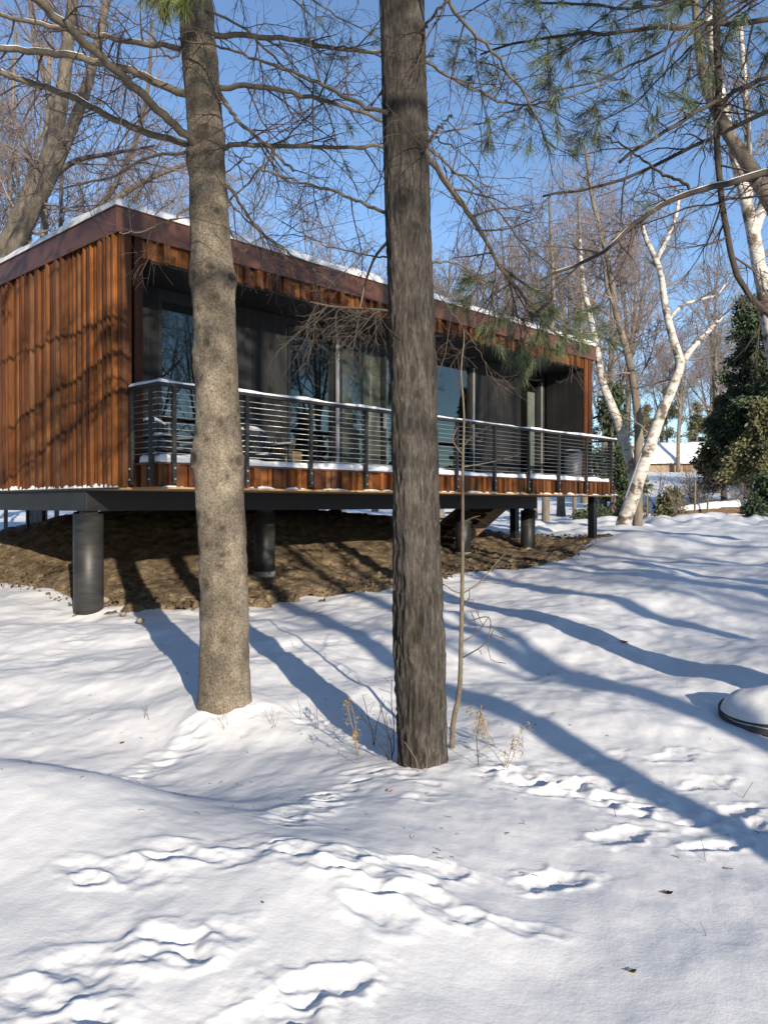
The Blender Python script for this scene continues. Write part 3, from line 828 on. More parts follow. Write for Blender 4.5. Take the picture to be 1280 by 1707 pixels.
# ------------------------------------------------------------------ the two pines in front
def trunk_mesh(name, axis, rad, na, sides, mat, furrow, knots=(), seed=0, flare=0.0, extra=None):
    """axis: (k,3) points, rad: k radii; a wrapped, displaced stem"""
    pth = spline(axis, na)
    cum = np.concatenate([[0], np.cumsum(np.linalg.norm(np.diff(np.asarray(axis, float), axis=0), axis=1))])
    s = np.linspace(0, cum[-1], na)
    r = np.interp(s, cum, rad)
    a = np.arange(sides) / sides * 2 * np.pi
    A, S = np.meshgrid(a, s); R = np.repeat(r[:, None], sides, 1)
    cx, cy = np.cos(A), np.sin(A)
    per = R.mean()
    if furrow:
        wv = 0.5 * noise3(cx * 3, cy * 3, S * 6)
        n1 = noise3(cx * per * 75 + seed + wv, cy * per * 75 + wv, S * 10)
        n2 = noise3(cx * per * 140 + seed, cy * per * 140, S * 30.0)
        ridge = 1 - np.abs(n1) * 2.4
        fade = np.clip(1.25 - S / 5.2, 0.35, 1.0)
        rdg = np.clip(0.5 + fade * (0.5 * ridge + 0.3 * n2 - 0.12), 0, 1)
        d = fade * (0.0065 * ridge + 0.0035 * n2) + 0.012 * noise3(cx * 2 + seed, cy * 2, S * 1.1)
    else:
        d = 0.014 * noise3(cx * 1.6 + seed, cy * 1.6, S * 2.2) + 0.004 * noise3(cx * per * 30, cy * per * 30, S * 28) + 0.004 * noise3(cx * 3, cy * 3, S * 9)
    if not furrow: rdg = np.clip(0.55 + 0.35 * noise3(cx * per * 12, cy * per * 12, S * 9) + 0.25 * noise3(cx * per * 40, cy * per * 40, S * 40), 0, 1)
    kn = np.zeros_like(R)
    for (ang, h, kr, amp) in knots:
        da = (A - ang + np.pi) % (2 * np.pi) - np.pi
        q = np.sqrt((da * R) ** 2 + ((S - h) * 0.9) ** 2) / kr
        d = d + 1.35 * amp * np.exp(-(q / 1.5) ** 2) - amp * np.exp(-(q / 0.5) ** 2)
        kn = np.maximum(kn, np.exp(-(q / 0.7) ** 4) * 0.85)
        kn = np.maximum(kn, 0.45 * np.exp(-((q - 1.15) / 0.2) ** 2))
    rr_ = R + d
    if flare: rr_ = rr_ + flare * np.exp(-S / 0.12) * (1 + 0.6 * np.sin(A * 5 + seed))
    V = np.stack([pth[:, None, 0] + rr_ * cx, pth[:, None, 1] + rr_ * cy, pth[:, None, 2] + 0 * rr_], -1)
    ii = np.arange(na * sides).reshape(na, sides); jj = np.roll(ii, -1, 1)
    q = np.stack([ii[:-1], jj[:-1], jj[1:], ii[1:]], -1).reshape(-1, 4)
    return mesh_data(name, V.reshape(-1, 3), [q], M[mat], True, {'knot': kn.ravel(), 'ridge': rdg.ravel()})

def local(P, org): return np.asarray(P, float) - np.asarray(org, float)

def add_limbs(root, org, specs, mat, rng, twig_mat, n1=9, l1=0.55, n2=6, l2=0.22, n3=0, snow_on=(), tuft=None, droop=0.04):
    """specs: list of (list of (px, py, d), r0, r1) in photograph columns/rows with their distance"""
    tw_b = MB(); tips = []; tdirs = []
    for k, (pts, r0, r1) in enumerate(specs):
        W = np.array([at(*p) for p in pts]); pa = spline(W, 26) - org
        ra = np.linspace(r0, r1, 26)
        pa = pa + 0.006 * rng.normal(size=pa.shape) * (np.arange(26) > 0)[:, None]
        b = MB(); b.tubes(pa[None], ra[None], 8 if r0 > 0.012 else 5)
        b.build('limb', M[mat], root)
        ln = np.linalg.norm(np.diff(pa, axis=0), axis=1).sum()
        m1 = max(3, int(n1 * ln))
        c1, q1 = grow(pa[None], ra[None], m1, rng, 0.12, 1.0, l1, 0.5, 0.35, 52, 16, 0.5, 0.0022, 7, droop, 0.13, rmax=0.008)
        tw_b.tubes(c1, q1, 4)
        c2, q2 = grow(c1, q1, n2, rng, 0.2, 1.0, l2, 0.5, 0.4, 45, 14, 0.65, 0.0014, 5, droop, 0.16)
        tw_b.tubes(c2, q2, 3)
        if n3:
            c3, q3 = grow(c2, q2, n3, rng, 0.25, 1.0, l2 * 0.5, 0.5, 0.3, 42, 14, 0.7, 0.0011, 3, droop, 0.18)
            tw_b.tubes(c3, q3, 3)
        if tuft and k in tuft:
            frac = tuft[k]
            for cc in (c2, c1):
                sel = rng.random(len(cc)) < frac
                tips.append(cc[sel, -1]); tdirs.append(cc[sel, -1] - cc[sel, -2])
                mid = cc.shape[1] // 2 + 1
                if cc is c2: tips.append(cc[sel, mid]); tdirs.append(cc[sel, mid] - cc[sel, mid - 1])
        if k in snow_on:
            sp = pa.copy(); sp[:, 2] += ra * 0.80
            keep = 6 + int(rng.integers(0, 4))
            lo = int(rng.integers(1, 5)); hi = 25
            b = MB(); rs_ = ra * 0.55 * (0.5 + 0.5 * np.abs(noise2(np.arange(26) * 0.45, np.full(26, k * 3.1), k)))
            rs_[lo:hi][0] = 0.001; b.tubes(sp[None, lo:hi], rs_[None, lo:hi], 6)
            b.build('limb_snow', M['snow'], root)
    tag(tw_b.build('twigs', M[twig_mat], root), kind='stuff')
    if tips: return np.concatenate(tips), np.concatenate(tdirs)
    return None, None

def pine_crown(root, org, z0, z1, n, reach, rng, needle_mat='needle', top=None, tn=16, px=0.0, azr=None):
    """whorled limbs with needle tufts above the picture"""
    zs = z0 + (z1 - z0) * (np.arange(n) + rng.random(n)) / n
    az = np.arange(n) * 2.4 + rng.random(n) * 0.7
    if azr: az = azr[0] + (azr[1] - azr[0]) * rng.random(n)
    ln = reach * (1 - 0.6 * (zs - z0) / (z1 - z0)) * (0.7 + 0.5 * rng.random(n))
    t = np.linspace(0, 1, 9)
    P = np.zeros((n, 9, 3))
    lean = px * (zs - org[2])
    P[:, :, 0] = lean[:, None] + np.cos(az)[:, None] * ln[:, None] * t; P[:, :, 1] = np.sin(az)[:, None] * ln[:, None] * t
    P[:, :, 2] = (zs - org[2])[:, None] + 0.15 * ln[:, None] * t - 0.25 * ln[:, None] * t ** 2
    R = 0.035 * (1 - t)[None] * np.ones((n, 1)) + 0.006
    b = MB(); b.tubes(P, R, 5)
    c1, q1 = grow(P, R, 9, rng, 0.25, 1.0, 0.7, 0.4, 0.4, 50, 12, 0.5, 0.004, 5, 0.02, 0.1)
    b.tubes(c1, q1, 3)
    c2, q2 = grow(c1, q1, 4, rng, 0.3, 1.0, 0.3, 0.4, 0.3, 45, 12, 0.6, 0.003, 3, 0.0, 0.1)
    b.tubes(c2, q2, 3)
    tag(b.build('crown_branches', M['dead_twig'], root), kind='stuff')
    V, Q, T = needles(np.concatenate([c2[:, -1], c1[:, -1]]), np.concatenate([c2[:, -1] - c2[:, -2], c1[:, -1] - c1[:, -2]]), tn, rng, 0.13, 0.004)
    b = MB(); b.add(V, Q, T); tag(b.build('crown_needles', M[needle_mat], root), kind='stuff')

rng = np.random.default_rng(21)
# --- left pine: smooth pale bark, knots
DL = 5.95
orgL = np.array([LT[0], LT[1], 0.0]); orgL[2] = EYE + (HZ - 1215) / F * DL
lp = empty('pine_tree', orgL)
tag(lp, 'pine with pale knotty bark beside the corner of the timber house', 'tree')
rowsL = [(1215, 377, 46), (1170, 375, 44), (1100, 374, 41.5), (1000, 373, 40), (900, 370, 40.5), (800, 367, 41), (760, 366, 41.5), (700, 364, 38), (600, 361, 36), (500, 357, 35), (450, 355, 36), (400, 352, 34), (300, 347.5, 31), (200, 342.5, 30), (100, 335, 29), (0, 328, 28), (-150, 318, 27), (-500, 300, 22), (-1000, 290, 14), (-1500, 285, 5)]
axL = np.array([at(px, py, DL) for py, px, w_ in rowsL]) - orgL
radL = [w_ / F * DL * 0.965 for py, px, w_ in rowsL]
fr_a = -math.pi / 2                      # angle of the side that faces the viewer
def kn_l(px, py, kr, amp):
    r = np.interp(-py, [-q[0] for q in rowsL], [q[2] for q in rowsL]); c = np.interp(-py, [-q[0] for q in rowsL], [q[1] for q in rowsL])
    return (fr_a + math.asin(max(-0.98, min(0.98, (px - c) / r))), (1215 - py) / F * DL, kr, amp)
knots = [kn_l(*k) for k in ((360, 457, .05, .02), (353, 580, .05, .022), (342, 634, .03, .01), (354, 732, .03, .012), (335, 640, .02, .008), (388, 642, .025, .008), (386, 700, .02, .008), (378, 880, .028, .010), (371, 907, .028, .012),
        (375, 940, .028, .010), (350, 972, .025, .008), (392, 770, .03, .012), (386, 797, .03, .01), (330, 765, .08, .03), (402, 770, .07, .018), (330, 470, .07, .022), (388, 470, .06, .02), (325, 600, .05, .02), (376, 705, .02, .008),
        (341, 555, .02, .008), (365, 505, .03, .01), (382, 1060, .02, .006), (352, 860, .02, .007), (340, 690, .022, .008), (322, 270, .05, .02), (350, 228, .04, .012), (368, 360, .04, .015), (338, 860, .03, .012))]
for i in range(26):
    knots.append((rng.random() * 6.28, rng.random() * 7, 0.02 + 0.02 * rng.random(), 0.008))
obj('trunk', trunk_mesh('trunk', axL, radL, 760, 72, 'bark_pale', False, knots, 3, 0.05), lp)
dl = DL
limbsL = [
    ([(312, 243, dl - .05), (225, 215, dl - .3), (110, 160, dl - .7), (0, 122, dl - 1.0), (-120, 95, dl - 1.2)], .026, .016),
    ([(325, 240, dl - .12), (250, 170, dl - .5), (180, 105, dl - .9), (110, 45, dl - 1.2), (40, -20, dl - 1.5)], .030, .024),
    ([(312, 160, dl), (250, 135, dl - .1), (190, 112, dl - .2), (60, 90, dl - .3), (-60, 82, dl - .4)], .029, .02),
    ([(305, 86, dl + .05), (200, 70, dl + .2), (100, 50, dl + .3), (0, 28, dl + .4), (-80, 20, dl + .5)], .022, .014),
    ([(312, 256, dl + .1), (240, 268, dl + .3), (180, 300, dl + .5), (80, 318, dl + .8), (30, 330, dl + 1)], .013, .005),
    ([(360, 63, dl), (470, 66, dl + .1), (560, 85, dl + .2), (640, 92, dl + .3), (720, 98, dl + .4)], .022, .010),
    ([(366, 150, dl), (410, 146, dl), (450, 150, dl), (540, 170, dl + .1), (640, 206, dl + .2), (700, 235, dl + .3)], .022, .009),
    ([(370, 250, dl), (400, 245, dl - .1), (520, 247, dl - .1), (640, 247, dl), (700, 240, dl + .1)], .020, .010),
    ([(368, 158, dl - .1), (395, 200, dl - .2), (440, 240, dl - .3), (490, 288, dl - .3)], .016, .010),
    ([(375, 300, dl), (395, 330, dl), (430, 380, dl + .3), (490, 430, dl + .6), (560, 475, dl + .9)], .013, .004),
    ([(376, 300, dl + .1), (385, 340, dl + .3), (440, 390, dl + .5), (530, 455, dl + .8)], .010, .004),
    ([(318, 350, dl - .05), (270, 375, dl - .3), (235, 388, dl - .5), (200, 390, dl - .6)], .010, .003),
    ([(372, 350, dl), (420, 300, dl + .2), (480, 230, dl + .4), (550, 160, dl + .6), (600, 110, dl + .7)], .008, .005),
    ([(345, 20, dl - .1), (420, 60, dl), (470, 110, dl + .2), (540, 180, dl + .3), (570, 260, dl + .4), (600, 330, dl + .5)], .010, .004),
    ([(310, 85, dl - .1), (285, 100, dl - .3), (250, 60, dl - .5), (180, 10, dl - .7)], .008, .004),
]
limbsL += [
    ([(345, -90, dl + .1), (420, -60, dl + .3), (500, -10, dl + .5), (580, 40, dl + .7), (640, 70, dl + .8)], .012, .004),
    ([(350, -60, dl + .2), (440, -30, dl + .6), (520, 30, dl + .9), (560, 80, dl + 1.1)], .010, .004),
    ([(372, 345, dl + .1), (400, 420, dl + .3), (430, 400, dl + .4), (500, 395, dl + .6), (600, 425, dl + .8)], .006, .003),
    ([(376, 290, dl), (430, 250, dl + .3), (500, 200, dl + .5), (540, 150, dl + .6)], .006, .003)]
tp, td = add_limbs(lp, orgL, limbsL, 'limb', rng, 'dead_twig', 8, 0.55, 5, 0.24, 2, snow_on=(0, 1, 2, 3, 5), tuft={5: .10, 13: .12, 15: .14, 16: .14, 6: .04})
V, Q, T = needles(tp, td, 18, rng, 0.09, 0.0014, 0.9)
b = MB(); b.add(V, Q, T); tag(b.build('sparse_needles', M['needle'], lp), kind='stuff')
# green needles at the head of the picture
gx = np.array([at(px, py, DL - 0.42) for px, py in ((250, -8), (268, 2), (285, 5), (300, 0), (318, -5), (335, -12), (275, 18), (240, -20), (308, 12), (262, -15))]) - orgL
gd = np.tile(np.array([[0.0, -0.15, -0.9]]), (len(gx), 1)) + 0.3 * rng.normal(size=(len(gx), 3))
V, Q, T = needles(gx, gd, 90, rng, 0.17, 0.0020, 0.75)
b = MB(); b.add(V, Q, T); tag(b.build('needles', M['bright_needle'], lp), kind='stuff')
b = MB(); pth = np.array([spline([at(345, -60, DL) - orgL, at(310, -35, DL - .3) - orgL, x], 7) for x in gx]); b.tubes(pth, np.full((len(gx), 7), 0.004), 4); tag(b.build('needle_twigs', M['dead_twig'], lp), kind='stuff')
pine_crown(lp, orgL, 6.6, 15.0, 44, 2.6, rng, px=-0.02)

# --- right pine: dark furrowed bark
DR = 4.68
orgR = np.array([RT[0], RT[1], EYE + (HZ - 1310) / F * DR])
rp = empty('pine_tree', orgR)
tag(rp, 'taller pine with dark furrowed bark standing beside the thin sapling', 'tree')
rowsR = [(1310, 705, 44), (1270, 704, 42.5), (1200, 702.5, 42), (1100, 700, 42), (1000, 697, 41), (900, 695, 40), (800, 693, 40), (700, 690.5, 40), (600, 688, 40), (500, 685, 39), (400, 680, 38), (300, 677, 37), (200, 674, 37.5), (100, 671, 38), (0, 668, 38), (-150, 663, 37), (-600, 655, 30), (-1300, 650, 18), (-2000, 648, 6)]
axR = np.array([at(px, py, DR) for py, px, w_ in rowsR]) - orgR
radR = [w_ / F * DR * 0.965 for py, px, w_ in rowsR]
kn_r = [(fr_a + 0.1, (1310 - 665) / F * DR, .018, .006), (fr_a + .5, (1310 - 255) / F * DR, .05, .02), (fr_a - .6, (1310 - 190) / F * DR, .04, .016), (fr_a + 0.6, (1310 - 70) / F * DR, .05, .02), (fr_a + .3, (1310 - 390) / F * DR, .04, .012), (fr_a - .2, (1310 - 350) / F * DR, .05, .012)]
obj('trunk', trunk_mesh('trunk', axR, radR, 900, 110, 'bark_furrowed', True, kn_r, 9, 0.015), rp)
dr = DR
limbsR = [
    ([(648, 192, dr - .1), (600, 178, dr), (530, 140, dr + .3), (440, 105, dr + .6), (365, 82, dr + .9), (300, 70, dr + 1.1)], .013, .007),
    ([(645, 358, dr), (590, 335, dr + .2), (540, 315, dr + .4), (450, 290, dr + .7), (395, 265, dr + .9)], .011, .005),
    ([(648, 430, dr), (600, 424, dr + .3), (540, 410, dr + .5), (470, 370, dr + .8)], .006, .003),
    ([(708, 106, dr), (745, 130, dr + .2), (800, 160, dr + .4), (870, 178, dr + .6), (960, 160, dr + .9), (1040, 130, dr + 1.1)], .010, .005),
    ([(706, 250, dr - .05), (745, 310, dr + .2), (790, 370, dr + .5), (830, 440, dr + .8), (870, 495, dr + 1.0), (915, 545, dr + 1.2), (965, 590, dr + 1.35)], .019, .008),
    ([(708, 245, dr), (760, 290, dr + .3), (800, 320, dr + .5), (850, 380, dr + .8), (880, 420, dr + 1.0)], .009, .004),
    ([(700, -40, dr - .2), (745, 10, dr - .2), (800, 70, dr), (840, 115, dr + .2), (880, 170, dr + .3), (905, 225, dr + .4), (922, 252, dr + .5)], .012, .006),
    ([(706, 205, dr), (735, 240, dr + .3), (760, 250, dr + .5), (800, 300, dr + .6), (810, 400, dr + .7)], .006, .003),
    ([(712, 440, dr), (760, 440, dr + .3), (800, 470, dr + .5), (850, 510, dr + .7), (900, 540, dr + .9)], .007, .003),
    ([(700, 255, dr - .1), (725, 225, dr - .25), (752, 195, dr - .35)], .008, .006),
    ([(712, 230, dr), (770, 215, dr + .3), (850, 190, dr + .6), (930, 150, dr + .9)], .006, .004),
    ([(700, 60, dr - .1), (740, 10, dr - .3), (780, -40, dr - .4)], .010, .006),
    ([(716, 470, dr), (760, 530, dr + .2), (800, 590, dr + .5), (812, 625, dr + .6)], .005, .002),
]
tp, td = add_limbs(rp, orgR, limbsR, 'limb', rng, 'dead_twig', 8, 0.5, 5, 0.24, 2, tuft={3: 0.15, 10: 0.12})
# living end of the long drooping limb, with needles
endl = np.array([spline([at(*p) - orgR for p in pp], 8) for pp in (
    ((830, 440, dr + .8), (880, 480, dr + 1.0), (940, 510, dr + 1.2), (985, 520, dr + 1.3)),
    ((850, 470, dr + .9), (880, 520, dr + 1.1), (930, 560, dr + 1.2), (975, 575, dr + 1.3)),
    ((845, 460, dr + .9), (860, 520, dr + .9), (870, 570, dr + 1.0), (880, 600, dr + 1.0)),
    ((870, 495, dr + 1.0), (920, 530, dr + 1.0), (960, 555, dr + 1.1), (1000, 560, dr + 1.2)),
    ((838, 450, dr + .85), (820, 500, dr + .8), (815, 540, dr + .8), (835, 580, dr + .8)),
    ((900, 525, dr + 1.15), (905, 560, dr + 1.1), (900, 590, dr + 1.1), (885, 610, dr + 1.1)),
    ((835, 445, dr + .8), (800, 470, dr + .8), (790, 490, dr + .8), (780, 500, dr + .8)))])
rad = np.linspace(0.006, 0.003, 8)[None].repeat(len(endl), 0)
b = MB(); b.tubes(endl, rad, 5)
c1, q1 = grow(endl, rad, 9, rng, 0.15, 1.0, 0.16, 0.4, 0.2, 48, 14, 0.6, 0.002, 4, 0.03, 0.12)
b.tubes(c1, q1, 3); tag(b.build('green_twigs', M['dead_twig'], rp), kind='stuff')
tips = np.concatenate([c1[:, -1], endl[:, -1], c1[:, 2]]); dirs = np.concatenate([c1[:, -1] - c1[:, -2], endl[:, -1] - endl[:, -2], c1[:, 2] - c1[:, 1]])
if tp is not None: tips = np.concatenate([tips, tp]); dirs = np.concatenate([dirs, td])
V, Q, T = needles(tips, dirs, 34, rng, 0.12, 0.0015, 0.8)
b = MB(); b.add(V, Q, T); tag(b.build('needles', M['needle'], rp), kind='stuff')
# dead drooping spray against the house front
spray = np.array([spline([at(*p) - orgR for p in pp], 10) for pp in (
    ((650, 519, dr - .02), (600, 515, dr + .15), (555, 512, dr + .3), (518, 504, dr + .4)),
    ((650, 400, dr), (625, 430, dr + .2), (610, 470, dr + .3), (600, 515, dr + .3)))])
rad = np.linspace(0.010, 0.006, 10)[None].repeat(2, 0)
b = MB(); b.tubes(spray, rad, 6); b.build('limb', M['limb'], rp)
m = 24
t = rng.random(m); st = spray[0][(t * 9).astype(int)]
d0 = np.stack([rng.normal(size=m) * 0.7 - 0.15, rng.normal(size=m) * 0.7, 0.1 - 0.6 * rng.random(m)], 1)
P = np.zeros((m, 8, 3)); P[:, 0] = st; d = norm(d0); ln = 0.22 + 0.38 * rng.random(m)
for j in range(1, 8):
    d = norm(d + 0.16 * rng.normal(size=(m, 3)) + np.array([0, 0, -0.20])); P[:, j] = P[:, j - 1] + d * (ln / 7)[:, None]
R = np.linspace(0.0034, 0.0013, 8)[None].repeat(m, 0)
b = MB(); b.tubes(P, R, 4)
c1, q1 = grow(P, R, 6, rng, 0.2, 1, 0.16, 0.5, 0.3, 45, 15, 0.6, 0.0012, 5, 0.02, 0.18)
b.tubes(c1, q1, 3)
c2, q2 = grow(c1, q1, 2, rng, 0.2, 1, 0.08, 0.5, 0.3, 45, 15, 0.7, 0.0011, 3, 0.02, 0.18)
b.tubes(c2, q2, 3)
tag(b.build('dead_spray', M['spray'], rp), kind='stuff')
pine_crown(rp, orgR, 7.0, 16.0, 44, 2.6, rng, px=-0.01)

# ------------------------------------------------------------------ big pine just outside the right edge, its limbs reach into view
orgC = np.array([3.35, 5.15, 0.35])
cp_ = empty('pine_tree', orgC)
tag(cp_, 'pine whose long limbs reach over the snow-capped stone ring', 'tree')
axC = np.array([[0, 0, -0.3], [0, 0, 2], [0.05, 0, 5], [0.1, 0, 9], [0.1, 0, 14]]); radC = [.17, .15, .13, .10, .03]
obj('trunk', trunk_mesh('trunk', axC, radC, 300, 48, 'bark_furrowed', True, (), 31, 0.02), cp_)
dc = 5.3
limbsC = [
    ([(1490, 295, 5.2), (1380, 290, 5.2), (1280, 290, 5.2), (1200, 310, 5.1), (1130, 330, 5.0), (1060, 370, 4.9), (1015, 415, 4.8), (965, 440, 4.8), (900, 470, 4.8)], .030, .008),
    ([(1500, -260, 5.2), (1330, -200, 5.3), (1215, -100, 5.4), (1190, 0, 5.4), (1195, 150, 5.4), (1195, 260, 5.4), (1200, 340, 5.4), (1225, 440, 5.3), (1245, 490, 5.3), (1285, 530, 5.3), (1330, 590, 5.3)], .030, .018),
    ([(1480, 60, 5.2), (1280, 130, 5.0), (1170, 182, 4.9), (1090, 232, 4.8), (1030, 272, 4.8)], .018, .010),
    ([(1480, 100, 5.2), (1280, 186, 5.3), (1190, 228, 5.4), (1080, 283, 5.5), (1000, 310, 5.6), (905, 328, 5.7)], .020, .008),
    ([(1480, 20, 5.1), (1280, 36, 4.9), (1180, 45, 4.8), (1060, 55, 4.8), (950, 60, 4.8), (860, 75, 4.9), (800, 95, 5)], .022, .006),
    ([(1480, -60, 5.2), (1300, -20, 4.7), (1180, 40, 4.5), (1060, 110, 4.4), (980, 140, 4.4), (920, 155, 4.4)], .014, .005),
    ([(1490, 345, 5.2), (1330, 330, 5.6), (1240, 330, 5.8), (1190, 340, 6), (1120, 355, 6.2), (1020, 400, 6.4)], .012, .005),
    ([(1480, -140, 5.2), (1320, -90, 5), (1200, -30, 4.8), (1100, 10, 4.7), (1000, 15, 4.6), (900, 5, 4.6)], .016, .006),
    ([(1165, 320, 5.05), (1100, 290, 5.2), (1050, 255, 5.3), (1010, 230, 5.4)], .012, .005),
    ([(1195, 0, 5.3), (1190, 100, 5.25), (1180, 200, 5.2), (1160, 320, 5.2)], .008, .003),
    ([(1480, -100, 5.2), (1330, -40, 5.6), (1200, 40, 5.8), (1120, 110, 5.9), (1050, 180, 6.0), (980, 210, 6.0)], .012, .004),
    ([(1480, -200, 5.2), (1300, -140, 5.5), (1150, -60, 5.8), (1020, 20, 6.0), (940, 90, 6.2), (880, 130, 6.2)], .014, .004),
    ([(1480, -260, 5.2), (1250, -220, 5.5), (1000, -100, 5.8), (850, -20, 6.0), (760, 40, 6.2)], .014, .004),
]
tp, td = add_limbs(cp_, orgC, limbsC, 'dark_limb', rng, 'dead_twig', 6, 0.5, 4, 0.22, 2, snow_on=(0,), tuft={4: 0.55, 5: 0.6, 7: 0.6, 2: 0.15, 10: 0.6, 11: 0.6, 12: 0.35})
V, Q, T = needles(tp, td, 26, rng, 0.10, 0.0015, 0.85)
b = MB(); b.add(V, Q, T); tag(b.build('needles', M['needle'], cp_), kind='stuff')
pine_crown(cp_, orgC, 6.5, 14.0, 36, 2.4, rng)

# ------------------------------------------------------------------ bare deciduous trees
def deciduous(name, seed, H, r0, forks, mats, lean=0.0, dens=1.0, twig_r=0.006, fine=4, n2=8, n3=6):
    """returns an Empty at the foot with trunk and crown as children, at the origin"""
    r = np.random.default_rng(seed)
    root = empty(name)
    n = 16
    t = np.linspace(0, 1, n)
    ph = r.random(4) * 6.28
    tr = np.stack([lean * H * t ** 1.3 + 0.03 * H * np.sin(t * 4 + ph[0]) * t, 0.03 * H * np.sin(t * 3.4 + ph[1]) * t, H * t * 0.92 - 0.3], 1)
    rad = r0 * (1 - t) ** 0.8 + 0.012
    rad[0] *= 1.25
    stems = [tr]; rads = [rad]
    for k in range(forks):
        f = 0.22 + 0.3 * r.random(); i = int(f * (n - 1)); p = tr[i]
        a = r.random() * 6.28; L_ = H * (0.85 - f)
        dv = np.array([math.cos(a) * 0.32, math.sin(a) * 0.32, 1.0])
        pth = p + np.stack([dv[0] * L_ * (t - 0.35 * t ** 2), dv[1] * L_ * (t - 0.35 * t ** 2), L_ * t], 1) + 0.04 * np.sin(t * 6 + ph[2])[:, None] * np.array([1, 0.6, 0])
        stems.append(pth); rads.append(rad[i] * 0.72 * (1 - t) ** 0.8 + 0.01)
    b = MB()
    P0, R0 = np.array(stems), np.array(rads)
    b.tubes(P0, R0, 10)
    b.build('trunk', M[mats[0]], root)
    b = MB()
    c1, q1 = grow(P0, R0, int(12 * dens), r, 0.25, 0.98, H * 0.27, 0.4, 0.5, 42, 12, 0.42, 0.012, 8, -0.08, 0.10)
    b.tubes(c1, q1, 5)
    c2, q2 = grow(c1, q1, n2, r, 0.15, 1.0, H * 0.095, 0.45, 0.5, 45, 13, 0.55, 0.008, 6, -0.05, 0.13)
    b.tubes(c2, q2, 4)
    tag(b.build('crown', M[mats[0]], root), kind='stuff')
    b = MB()
    c3, q3 = grow(c2, q2, n3, r, 0.15, 1.0, H * 0.048, 0.45, 0.4, 42, 13, 0.62, twig_r, 4, -0.04, 0.14)
    b.tubes(c3, q3, 3)
    c4, q4 = grow(c3, q3, fine, r, 0.2, 1.0, H * 0.024, 0.45, 0.4, 40, 13, 0.7, twig_r * 0.8, 3, -0.03, 0.14)
    b.tubes(c4, q4, 3)
    tag(b.build('twigs', M[mats[1]], root), kind='stuff')
    return root

def copy_tree(o, parent=None):
    c = o.copy(); col.objects.link(c); c.parent = parent
    for k, v_ in o.items():
        c[k] = v_
    for ch in o.children: copy_tree(ch, c)
    return c

protos = [deciduous('bare_tree', 101, 13.0, 0.17, 2, ('grey_bark', 'red_twig'), twig_r=0.0045, fine=3, n3=4),
          deciduous('bare_tree', 102, 12.0, 0.14, 1, ('grey_bark', 'grey_twig'), dens=1.15, twig_r=0.0045, fine=3, n3=4),
          deciduous('bare_tree', 103, 14.0, 0.20, 3, ('grey_bark', 'red_twig'), lean=0.08, dens=0.8),
          deciduous('bare_tree', 104, 14.0, 0.15, 1, ('grey_bark', 'grey_twig'), dens=0.8, twig_r=0.004, fine=2, n2=5, n3=3),
          deciduous('bare_tree', 105, 15.0, 0.17, 2, ('grey_bark', 'red_twig'), dens=0.9, twig_r=0.0045, fine=3, n2=7, n3=4)]
proto_used = [False] * 5
def place(pi, x, y, s, rz, label, group, dz=0.0):
    o = protos[pi] if not proto_used[pi] else copy_tree(protos[pi])
    proto_used[pi] = True
    o.location = (x, y, ground_z(x, y) + dz); o.scale = (s, s, s); o.rotation_euler = (0, 0, rz)
    tag(o, label, 'tree', group)
    return o
rt = random.Random(77)
GB = 'bare trees behind the house'
def behind(px, d, s_, pi, label, group=GB):
    place(pi, (px - 640) / F * d, d, s_, rt.random() * 6.28, label, group)
for (px, d, s_, pi) in ((-170, 24, 1.05, 4), (-40, 30, 1.2, 0), (60, 27, 1.1, 4), (150, 33, 1.25, 1), (215, 29, 1.0, 4), (265, 37, 1.25, 0)):
    behind(px, d, s_, pi, 'bare tree with pinkish twigs behind the side wall, left of the pale pine')
for (px, d, s_, pi) in ((345, 31, .98, 4), (420, 38, 1.1, 1), (470, 33, .86, 0), (520, 42, 1.1, 4), (570, 36, .80, 1), (625, 40, .92, 4)):
    behind(px, d, s_, pi, 'bare tree rising behind the snowy roof between the two front pines')
for (px, d, s_, pi) in ((690, 35, .88, 0), (735, 30, .76, 4), (775, 36, .98, 1), (815, 30, .80, 0), (850, 38, 1.05, 4), (890, 32, .90, 1), (935, 34, 1.0, 0), (975, 40, 1.2, 4)):
    behind(px, d, s_, pi, 'bare tree rising behind the roof between the furrowed pine and the birches')
for (px, d, s_, pi) in ((1005, 31, .95, 0), (1195, 40, 1.1, 1), (1040, 46, 1.15, 4)):
    behind(px, d, s_, pi, 'bare tree standing behind the leaning white birch')
for (px, d, s_, pi) in ((1130, 58, .9, 0), (1060, 64, .8, 1), (1180, 70, .95, 2), (1230, 62, 1.0, 1), (1010, 70, .9, 0), (940, 75, 1.0, 1), (1290, 68, 1.0, 0), (1100, 80, 1.0, 2), (1200, 82, 1.1, 0), (1150, 75, .8, 1), (860, 70, .8, 1), (-40, 60, 1.1, 1), (90, 66, 1.1, 0), (230, 70, 1.0, 1)):
    behind(px, d, s_, pi, 'distant bare tree in the wood behind the shed and the cedars' if px > 600 else 'distant bare tree far behind the side wall', 'distant bare trees of the wood')
